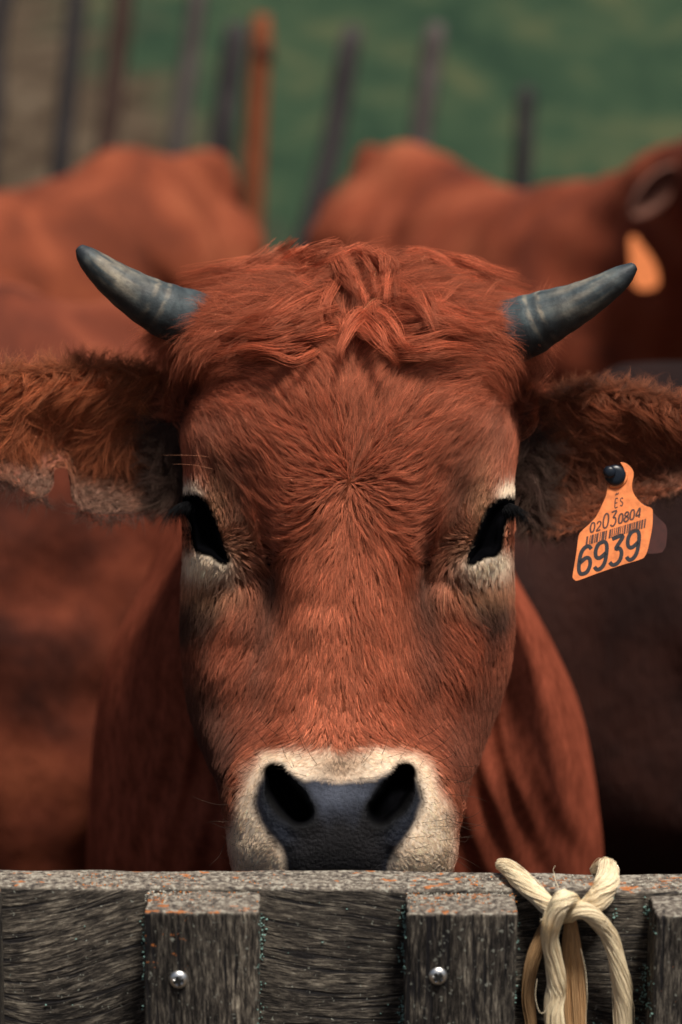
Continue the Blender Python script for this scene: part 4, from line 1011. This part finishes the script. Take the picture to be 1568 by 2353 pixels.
crumbs(pts, .0007, 'lichen', mat_plain('lichen_pale', (.55, .54, .47), .95, 400, .1))

# ------------------------------------------------------------------ twine tied round the board
twine = empty('baling_twine', P(1300, 2100, .15), 'cream baling twine knotted over the top board with hanging loops', 'twine')
def mat_twine():
    t = NT('twine'); a = t.attr('Col'); n = t.noise(t.coord((300, 300, 60)), 1, 4, .7)
    col = t.mix(1.0, a.outputs['Color'], t.ramp(n, [(.35, (.72, .70, .66)), (.6, (1.08, 1.06, 1.02))]), 'MULTIPLY')
    return t.out(col, .6, t.bump(n, .5, .0008), .3)
M_tw = mat_twine()
def bundle(path, rpx, twist, colr, nf=120, flat=1.0, name='strand', lab=None, tipspread=0):
    path = np.array(path, float); m_ = 60; c = catmull(path, m_); w = P(c[:, 0], c[:, 1], c[:, 2]); rr_ = catmull(np.array(rpx, float)[:, None], m_)[:, 0] * K * (D - c[:, 2])
    seed = rng.integers(99)
    def ridge(s, th): return 1 + .04 * np.sin(6 * (th + twist * s)) + .035 * np.sin(15 * (th + twist * s * 1.05) + 1) + .035 * np.sin(29 * (th + twist * s))
    mb_ = MB(); rr_ = rr_ * .93; mb_.tube(w, rr_ * .93, 120, np.array(colr) * .9, ridge=ridge); o = mb_.build(name, M_tw, twine)
    if lab: o['label'] = lab
    # loose fibres lying on the surface
    T = nrm(np.gradient(w, axis=0)); A = nrm(np.cross(T, nrm(np.array([0.13, .3, .94])))); B = np.cross(T, A)
    N = nf; th0 = rng.uniform(0, 2 * math.pi, N); s = np.linspace(0, 1, m_)
    a0 = rng.uniform(-.1, .6, N)[:, None]; a1 = a0 + rng.uniform(.25, .8, N)[:, None]; ss = np.clip(a0 + (a1 - a0) * np.linspace(0, 1, 14)[None], 0, 1)
    idx = np.clip((ss * (m_ - 1)), 0, m_ - 1.001); i = idx.astype(int); f = (idx - i)[..., None]
    g = lambda Z_: Z_[i] * (1 - f) + Z_[i + 1] * f
    th = th0[:, None] - twist * ss + rng.normal(0, .05, (N, 14)).cumsum(1) * .6
    r = g(rr_[:, None])[..., 0] * (1.0 + .03 * rng.normal(0, 1, (N, 1)) + np.abs(rng.normal(0, .12, (N, 1))) * (rng.uniform(0, 1, (N, 1)) > .8) * np.sin(np.pi * np.linspace(0, 1, 14))[None])
    pts = g(w) + r[..., None] * (np.cos(th)[..., None] * g(A) + np.sin(th)[..., None] * g(B))
    return pts, np.full(N, .00022), np.array(colr) * rng.uniform(.8, 1.2, (N, 1))
CR = np.array([.88, .75, .53]); CT = np.array([.50, .31, .155])
allp = []
zt = .10
by = lambda px, py: 0
# z of a point lying on the board's top face / front face
def z_front(py, off): # front face of the board: vertical world plane y = FY - off
    ang_ = (py - 1176.5) * K; d = (FY - off) / (math.cos(PITCH) - ang_ * math.sin(PITCH)); return D - d
zf = lambda py, off=.006: float(z_front(py, off))
allp.append(bundle([(1148,1986,zf(1998,-.030)),(1168,1996,zf(2000,-.022)),(1195,2022,zf(2035,-.004)),(1235,2058,zf(2058,.008)),(1270,2088,zf(2088,.014)),(1315,2098,zf(2098,.016))],[14,19,22,22,21,17], 3.5, CR))
allp.append(bundle([(1365,2002,zf(2000,-.036)),(1385,1990,zf(1995,-.028)),(1398,1996,zf(2000,-.020)),(1396,2030,zf(2040,.006)),(1375,2066,zf(2066,.012)),(1345,2090,zf(2090,.012)),(1315,2098,zf(2098,.012))],[12,17,23,26,27,22,15], -1.6, CR))
allp.append(bundle([(1325,2078,zf(2078,.010)),(1312,2066,zf(2070,.026)),(1292,2068,zf(2075,.034)),(1273,2105,zf(2105,.032)),(1263,2150,zf(2150,.026)),(1272,2200,zf(2200,.022)),(1279,2260,zf(2260,.020)),(1272,2320,zf(2320,.02)),(1282,2400,zf(2400,.02)),(1290,2480,zf(2480,.02))],[13,18,23,24,21,21,23,23,25,25], 3.0, CR * 1.04, 160))
allp.append(bundle([(1290,2108,zf(2108,.016)),(1312,2102,zf(2102,.022)),(1335,2092,zf(2092,.026)),(1368,2108,zf(2108,.024)),(1398,2145,zf(2145,.018)),(1418,2205,zf(2205,.016)),(1430,2270,zf(2270,.015)),(1433,2330,zf(2330,.015)),(1430,2480,zf(2480,.015))],[14,19,20,19,19,20,22,22,24], 5.5, CR, 160))
allp.append(bundle([(1300,2110,zf(2110,.006)),(1262,2125,zf(2125,.006)),(1238,2165,zf(2165,.006)),(1221,2220,zf(2220,.007)),(1214,2280,zf(2280,.007)),(1221,2350,zf(2350,.007)),(1230,2480,zf(2480,.007))],[12,14,15,16,15,14,14], 2.0, CT, 90))
for k, (x1, x2, x3, rr0) in enumerate(((1301,1296,1300,12),(1316,1318,1322,13),(1330,1336,1338,9),(1309,1308,1312,10))):
    allp.append(bundle([(1312,2098,zf(2098,.006)),(x1 * .5 + 656,2140,zf(2140,.008)),(x1,2200,zf(2200,.008)),(x2,2280,zf(2280,.008)),(x3,2370,zf(2370,.008)),(x3 + 3,2480,zf(2480,.008))],[9,rr0,rr0,rr0,rr0 + 1,rr0], .8, CT * (1 + .12 * (k - 1)), 80))
FP = np.concatenate([a for a, b, c in allp]); FR_ = np.concatenate([b for a, b, c in allp]); FC = np.concatenate([c for a, b, c in allp])
ws = []
for q in ([(1284,2040,.11),(1278,2025,.105),(1274,2008,.10),(1272,1998,.10),(1277,1990,.10)],[(1390,2110,.12),(1396,2118,.13),(1393,2128,.13),(1386,2124,.13),(1384,2134,.13)],[(1248,2130,.12),(1243,2118,.13),(1246,2112,.13),(1254,2116,.13),(1252,2140,.12)],[(1335,2180,.13),(1346,2230,.125),(1350,2290,.125),(1347,2340,.12),(1349,2400,.12)],[(1235,2250,.12),(1231,2290,.118),(1240,2325,.118),(1252,2326,.118),(1258,2310,.118)]):
    c = catmull(np.array(q), 14); ws.append(P(c[:, 0], c[:, 1], c[:, 2]))
FP = np.concatenate([FP, np.array(ws)]); FR_ = np.concatenate([FR_, np.full(len(ws), .00018)]); FC = np.concatenate([FC, np.broadcast_to(CR, (len(ws), 3))])
make_curves('fibres', FP, FR_, FC, M_hair, twine, tip=.6)['label'] = 'loose fibres of the twine'

# ------------------------------------------------------------------ ground and hillside
def mat_ground():
    t = NT('pasture'); co = t.coord(); n = t.noise(co, .8, 5, .6, .8); n2 = t.noise(co, 6, 5, .7); n3 = t.noise(co, 40, 4, .7)
    sx = t.new('ShaderNodeSeparateXYZ'); t.link(co, sx.inputs[0]); nm_ = t.noise(t.coord((1.0, .5, 1.4)), 3.2, 3, .6, .5)
    green = t.ramp(t.math('ADD', t.math('MULTIPLY', n, .45), t.math('MULTIPLY', nm_, .55)), [(.38, (.024, .050, .030)), (.5, (.040, .072, .040)), (.63, (.085, .100, .050))])
    dirt = t.ramp(n2, [(.35, (.045, .030, .020)), (.55, (.10, .072, .048)), (.7, (.17, .13, .09))])
    # bare earth at the left and in the pen
    a = t.math('SUBTRACT', t.math('MULTIPLY', sx.outputs[0], -1.0), .55); a = t.math('ADD', a, t.math('MULTIPLY', t.math('SUBTRACT', n, .5), 2.5))
    hgt = t.math('SUBTRACT', 1.35, sx.outputs[2]); a = t.math('ADD', a, t.math('MULTIPLY', hgt, 1.1))
    m_ = t.ramp(t.math('MULTIPLY', a, 1.0), [(.1, (0, 0, 0)), (.6, (1, 1, 1))])
    pen = t.math('MULTIPLY', t.math('SUBTRACT', 8.5, sx.outputs[1]), .8)
    m2 = t.ramp(pen, [(.0, (0, 0, 0)), (1, (1, 1, 1))])
    col = t.mix(t.math('MAXIMUM', m_, m2), green, dirt)
    return t.out(col, .95, t.bump(t.math('ADD', n2, n3), .8, .05), .1)
M_gr = mat_ground()
xs = np.concatenate([np.linspace(-400, -22, 16), np.linspace(-20, 20, 161), np.linspace(22, 400, 16)]); ys = np.concatenate([np.linspace(-60, -4, 10), np.linspace(-3, 40, 173), np.linspace(42, 500, 40)])
XX, YY = np.meshgrid(xs, ys); 
def hill(x, y):
    q = np.stack([x * .35, y * .35, 0 * x], -1)
    return 26 * sstep(7.2, 75, y) ** 1.0 * 0 + np.where(y > 7.5, (y - 7.5) * .36 + .0, 0) * (1 - .0006 * np.clip(y - 40, 0, 460)) + .07 * vnoise(q * 3, 2) * sstep(2, 8, y) + .5 * vnoise(q, 5) * sstep(9, 18, y) * .5 - 0.0
ZZ = hill(XX, YY); m = MB(); m.grid(np.stack([XX, YY, ZZ], -1), col=(1, 1, 1), flip=True)
gr = m.build('ground', M_gr); gr['kind'] = 'structure'; gr['label'] = 'muddy pen and rising green pasture'

# posts of the pasture fence
def mat_post(name, a, b): 
    t = NT(name); n = t.noise(t.coord((30, 30, 4)), 1, 5, .7); return t.out(t.ramp(n, [(.35, a), (.65, b)]), .9, t.bump(n, .8, .01), .15)
MP = {'dark': mat_post('post_dark', (.016, .015, .018), (.065, .056, .056)), 'brown': mat_post('post_brown', (.035, .02, .016), (.09, .055, .045)),
      'rust': mat_post('post_rust', (.11, .034, .015), (.24, .07, .03)), 'grey': mat_post('post_grey', (.05, .042, .040), (.12, .10, .095)), 'band': mat_post('post_band', (.05, .02, .015), (.08, .03, .02))}
posts = [(14,-60,-18,250,44,9.6,'dark','dark post at the far left edge of the fence row'),(178,-50,150,250,46,9.0,'dark','dark post leaning in the brown earth, second from left'),
 (294,-70,244,330,48,8.6,'brown','dark brown leaning post above the left cow back'),(468,-60,412,320,44,9.4,'grey','pale grey leaning post between two dark ones'),
 (548,55,500,400,58,8.3,'dark','thick dark grey post just left of the rust-coloured one'),(603,35,586,440,54,8.0,'rust','straight rust-orange post with a dark band'),
 (816,62,728,450,54,8.2,'dark','dark post leaning right over the gap between the two cow backs'),(1008,55,972,300,52,8.6,'grey','greyish post rising behind the right cow hip'),
 (1208,200,1196,400,46,9.2,'dark','short dark post before the green slope at right')]
for x0, y0, x1, y1, wpx, dd, mt, lab in posts:
    top = P(x0, y0, D - dd); bot = P(x1, y1, D - dd); d_ = (bot - top); gz = hill(np.array(bot[0]), np.array(bot[1]))
    k = (top[2] - float(gz) + .25) / max(.05, (top[2] - bot[2])); base = top + d_ * k
    root = empty('fence_post', base, lab, 'fence post', 'posts of the pasture fence')
    m = MB(); s = np.linspace(0, 1, 26)[:, None]; path = base + (top - base) * s; path = path + .012 * np.stack([vnoise(np.stack([s[:, 0] * 4, 0 * s[:, 0] + x0, 0 * s[:, 0]], -1), 3), 0 * s[:, 0], 0 * s[:, 0]], -1)
    r = wpx * K * dd / 2; rad_ = r * (1.06 - .1 * s[:, 0]); rad_[-1] *= .75
    m.tube(path, rad_, 14, (1, 1, 1), ridge=lambda s, th: 1 + .07 * np.sin(3 * th + 2 * s) + .04 * np.sin(7 * th + 9 * s)); m.build('shaft', MP[mt], root)
    if mt == 'rust':
        m = MB(); f0, f1 = .0, 0
        a = P(601, 108, D - dd); b = P(600, 138, D - dd); m.tube(np.linspace(a, b, 4), r * 1.08, 14, (1, 1, 1)); m.build('band', MP['band'], root)

# ------------------------------------------------------------------ the other cattle
def loft(m, cen, ry, rz, ax, n=40, e=2.2):
    """rings at cen (Mx3), half width ry across, half height rz; ax: tangent list"""
    cen = np.array(cen, float); T = nrm(np.gradient(cen, axis=0)) if ax is None else np.array(ax)
    side = np.array([0, 1., 0]); th = np.arange(n) * 2 * math.pi / n; G = []
    for c, w, h, t in zip(cen, ry, rz, T):
        up = nrm(np.cross(t, side)); 
        if up[2] < 0 and abs(t[2]) < .9: up = -up
        cx_, sx_ = np.cos(th), np.sin(th); cx_ = np.sign(cx_) * np.abs(cx_) ** (2 / e); sx_ = np.sign(sx_) * np.abs(sx_) ** (2 / e)
        G.append(c + w * cx_[:, None] * side + h * sx_[:, None] * up)
    m.grid(np.array(G), True, (1, 1, 1), cap=True)
def ip_(a, n=40): 
    a = np.array(a, float); return catmull(a if a.ndim > 1 else a[:, None], n).squeeze()
def cow_body(head, headdir, fat=1.0, hip=1.0):
    """standing cow facing +x, about 1.35 m at the withers; returns a closed mesh in local coordinates"""
    m = MB()
    st = np.array([(-.88,1.10,.05,.05),(-.84,1.08,.16,.22),(-.72,1.05,.235,.30),(-.5,1.02,.275,.345),(-.2,.97,.33,.385),(.15,.95,.335,.40),(.45,.98,.30,.39),(.68,1.02,.235,.36),(.82,1.03,.16,.27),(.9,1.03,.06,.1)])
    q = catmull(st, 50); loft(m, np.stack([q[:, 0], 0 * q[:, 0], q[:, 1]], -1), q[:, 2] * fat, q[:, 3], None, 48, 2.3)
    for s in (-1, 1):                                                # hip bones, pins, shoulders
        for (x, y, z, r, rx) in ((-.50,.215,1.28,.085,.12),(-.82,.10,1.20,.07,.09),(.52,.20,1.12,.14,.2)):
            c = np.linspace((x - rx, s * y, z), (x + rx, s * y, z), 9); w = r * hip * np.sqrt(np.clip(1 - np.linspace(-.98, .98, 9) ** 2, 0, 1)); loft(m, c, w, w, None, 14, 2)
    loft(m, np.linspace((-.9, 0, 1.30), (.6, 0, 1.33), 24), np.interp(np.linspace(0, 1, 24), [0, .1, .3, 1], [.03, .06, .06, .07]), np.interp(np.linspace(0, 1, 24), [0, .05, .12, .3, .8, 1], [.05, .09, .06, .045, .055, .03]), None, 14, 2)
    head = np.array(head, float); hd = nrm(np.array(headdir, float))
    nk = np.array([(.55, 0, 1.08), (.78, 0, 1.08 + (head[2] - 1.08) * .35), tuple(head * .75 + np.array([.8, 0, 1.1]) * .25), tuple(head)]); q = catmull(nk, 24)
    s = np.linspace(0, 1, 24); loft(m, q, np.interp(s, [0, .5, 1], [.20, .125, .10]), np.interp(s, [0, .5, 1], [.31, .20, .13]), None, 30, 2.1)
    hp = head[None] + hd[None] * np.linspace(-.09, .40, 22)[:, None]; s = np.linspace(0, 1, 22)
    loft(m, hp, np.interp(s, [0, .08, .3, .5, .75, .92, 1], [.05, .10, .115, .09, .062, .068, .04]), np.interp(s, [0, .08, .3, .55, .75, .92, 1], [.06, .115, .125, .105, .075, .072, .045]), None, 26, 2.2)
    up = nrm(np.cross(hd, np.array([0, 1., 0]))); up = up if up[2] > 0 else -up
    for s_ in (-1, 1):
        for (x, th, xo) in ((.52, .085, .04), (-.62, .10, -.02)):
            z = np.array([.95, .72, .55, .42, .36, .2, .1, .05, 0]); r = np.array([1.9, 1.45, .95, .68, .68, .42, .48, .62, .66]) * th
            xx = x + np.array([0, .01, .0, .02, .02, .0, .0, .02, .03]) * (1 if x > 0 else -2.2)
            c = np.stack([xx, s_ * np.array([.15, .16, .165, .165, .165, .165, .165, .165, .165]), z], -1)[::-1]
            n_ = 16; th_ = np.arange(n_) * 2 * math.pi / n_; G = [p + rr * np.stack([np.cos(th_), np.sin(th_) * .9, 0 * th_], -1) for p, rr in zip(c, r[::-1])]; m.grid(np.array(G), True, (1, 1, 1), cap=True)
    # tail
    c = catmull([(-.86,0,1.30),(-.94,0,1.22),(-.95,0,1.0),(-.94,.01,.7),(-.93,.0,.5)], 24); m.tube(c, np.interp(np.linspace(0, 1, 24), [0, .2, .7, .8, 1], [.035, .022, .016, .035, .015]), 10)
    return m, head, hd, up
def remesh(o, voxel, noise=.018, seed=1):
    md = o.modifiers.new('r', 'REMESH'); md.mode = 'VOXEL'; md.voxel_size = voxel
    sm = o.modifiers.new('s', 'SMOOTH'); sm.iterations = 6; sm.factor = .5
    dg = bpy.context.evaluated_depsgraph_get(); me = bpy.data.meshes.new_from_object(o.evaluated_get(dg)); o.modifiers.clear(); o.data = me
    n = len(me.vertices); v = np.zeros(n * 3); me.vertices.foreach_get('co', v); v = v.reshape(-1, 3); no = np.zeros(n * 3); me.vertices.foreach_get('normal', no); no = no.reshape(-1, 3)
    rip = np.sin(v[:, 0] * 46 + 3 * vnoise(v * 3, 5)) * sstep(-.35, .1, v[:, 0]) * sstep(.55, .2, v[:, 0]) * 0.004
    tz_ = (seed != 3) * sstep(.6, 1.15, v[:, 2]) * (1 - sstep(.62, .85, v[:, 0]))
    v[:, 2] -= tz_ * np.minimum(1.9 * v[:, 1] ** 2, .16); v[:, 2] += tz_ * (.055 * np.exp(-((v[:, 0] + .55) / .13) ** 2) - .05 * np.exp(-((v[:, 0] - .1) / .35) ** 2)) * np.exp(-(v[:, 1] / .16) ** 2)
    v = v + no * (noise * vnoise(v * 7, seed) + noise * .45 * vnoise(v * 17, seed + 1) + rip)[:, None]
    me.vertices.foreach_set('co', v.ravel()); me.polygons.foreach_set('use_smooth', [True] * len(me.polygons)); me.update()
M_far1 = mat_coat('coat_orange_brown', (.12, .030, .015), (.26, .062, .027), (.40, .115, .052), 4.2)
M_far2 = mat_coat('coat_red_brown', (.08, .020, .012), (.26, .056, .024), (.38, .105, .048), 3.0)
M_far4 = mat_coat('coat_deep_red', (.05, .014, .009), (.20, .047, .023), (.38, .10, .046), 4.6)
M_far3 = mat_coat('coat_shadow_dark', (.008, .004, .004), (.024, .009, .007), (.06, .020, .013), 2.5)
M_earin = mat_plain('ear_inner', (.20, .085, .06), .8, 30)
M_eyef = M_eye
EARDIR = {}
def far_cow(loc, yaw, scale, head, headdir, mat, label, tagged=False, horns=True, seed=1, fat=1.0, z=0.0):
    root = empty('cow', (loc[0], loc[1], z), label, 'cow', 'red-brown cattle in the pen', math.radians(yaw)); root.scale = (scale,) * 3
    m, hc, hd, up = cow_body(head, headdir, fat); b = m.build('body', mat, root, origin=np.zeros(3)); remesh(b, .022, seed=seed)
    for s in (-1, 1):
        sd_ = np.array([0, s, 0.]); base = hc + up * .05 + sd_ * .09 - hd * .02
        if horns:
            c = catmull([base + up * .03 - sd_ * .04, base + sd_ * .05 + up * .06, base + sd_ * .12 + up * .12 + hd * .02, base + sd_ * .13 + up * .20 + hd * .04], 16)
            h = MB(); h.tube(c, np.interp(np.linspace(0, 1, 16), [0, .5, 1], [.026, .018, .004]), 12, (.12, .11, .11)); h.build('horn', M_horn, root, origin=np.zeros(3))
        # ear: cupped leaf
        u, v = np.meshgrid(np.linspace(0, 1, 20), np.linspace(-1, 1, 14), indexing='ij'); es = .68 if tagged else 1.0; wd = es * .062 * np.sin(math.pi * np.clip(u * .82 + .15, 0, 1)) ** .8
        ea = nrm(sd_ * .9 - up * .18 + hd * .15) if not tagged else nrm(sd_ * .62 - up * .45 + hd * .25); eu = nrm(np.cross(ea, hd)); eu = eu if eu[2] > 0 else -eu; ef = np.cross(ea, eu); ef = ef if ef @ hd > 0 else -ef
        Pp = (base - up * .05 + sd_ * .0)[None, None] + ea * (u * .20 * es)[..., None] + eu * (v * wd)[..., None] - ef * ((1 - v ** 2) * .035 * es * np.sin(math.pi * u))[..., None]
        Bk = Pp - ef * (.008 + .006 * (1 - v ** 2))[..., None]
        e = MB(); e.grid(np.concatenate([Pp, Bk[:, ::-1]], 1), True, (1, 1, 1), cap=True); e.build('ear', M_earin if tagged else mat, root, origin=np.zeros(3))
        ec = hc + hd * .12 + sd_ * .098 + up * .045
        th, ph = np.meshgrid(np.linspace(0, math.pi, 12), np.linspace(0, 2 * math.pi, 18, endpoint=False), indexing='ij')
        e = MB(); e.grid(ec + .022 * np.stack([np.sin(th) * np.cos(ph), np.sin(th) * np.sin(ph), np.cos(th)], -1), True, (0, 0, 0)); e.build('eye', M_eyef, root, origin=np.zeros(3))
    return root
def at(px, py, dd): return P(px, py, D - dd)
a = at(160, 1100, 3.3); far_cow((-1.02, 3.35), 176, .96, (1.15, 0, 1.0), (.5, 0, -.85), M_far4, 'red-brown cow side on close behind the left horn, its head out of view', seed=3, z=-.05, fat=1.15)
far_cow((-.84, 5.2), 227, .935, (1.05, 0, 1.12), (.85, 0, -.4), M_far1, 'orange-brown cow with rounded back at upper left under the leaning posts', seed=9)
far_cow((.36, 5.6), -68, .93, (1.14, -.045, 1.42), (.8, -.1, -.45), M_far2, 'red-brown cow at upper right with an orange tag hanging from its ear', True, horns=False, seed=13)
a = at(1560, 1500, 3.1); far_cow((a[0] + .45, a[1]), 205, .90, (1.2, 0, .9), (.6, 0, -.8), M_far3, 'added dark cow filling the shadow behind the tagged ear', horns=False, seed=17)  # cow added, coat near black, to make the lower right shadow dark
# tag on the far cow's ear
ft_c = at(1480, 560, 4.45)
ftag = empty('ear_tag', ft_c, 'plain orange ear tag hanging from the blurred cow at the right edge', 'ear tag')
o2 = catmull_closed([(1447,548),(1462,543),(1476,562),(1500,595),(1514,632),(1508,660),(1468,664),(1452,640),(1450,600)], 40)
fr = P(o2[:, 0], o2[:, 1], D - 4.45); bk = P(o2[:, 0], o2[:, 1], D - 4.454); n = len(o2); m = MB()
m.add(np.concatenate([fr, bk]), [tuple(range(n)), tuple(range(2 * n - 1, n - 1, -1))] + [(i, n + i, n + (i + 1) % n, (i + 1) % n) for i in range(n)], (1, 1, 1)); m.build('panel', M_tag, ftag, smooth=False)
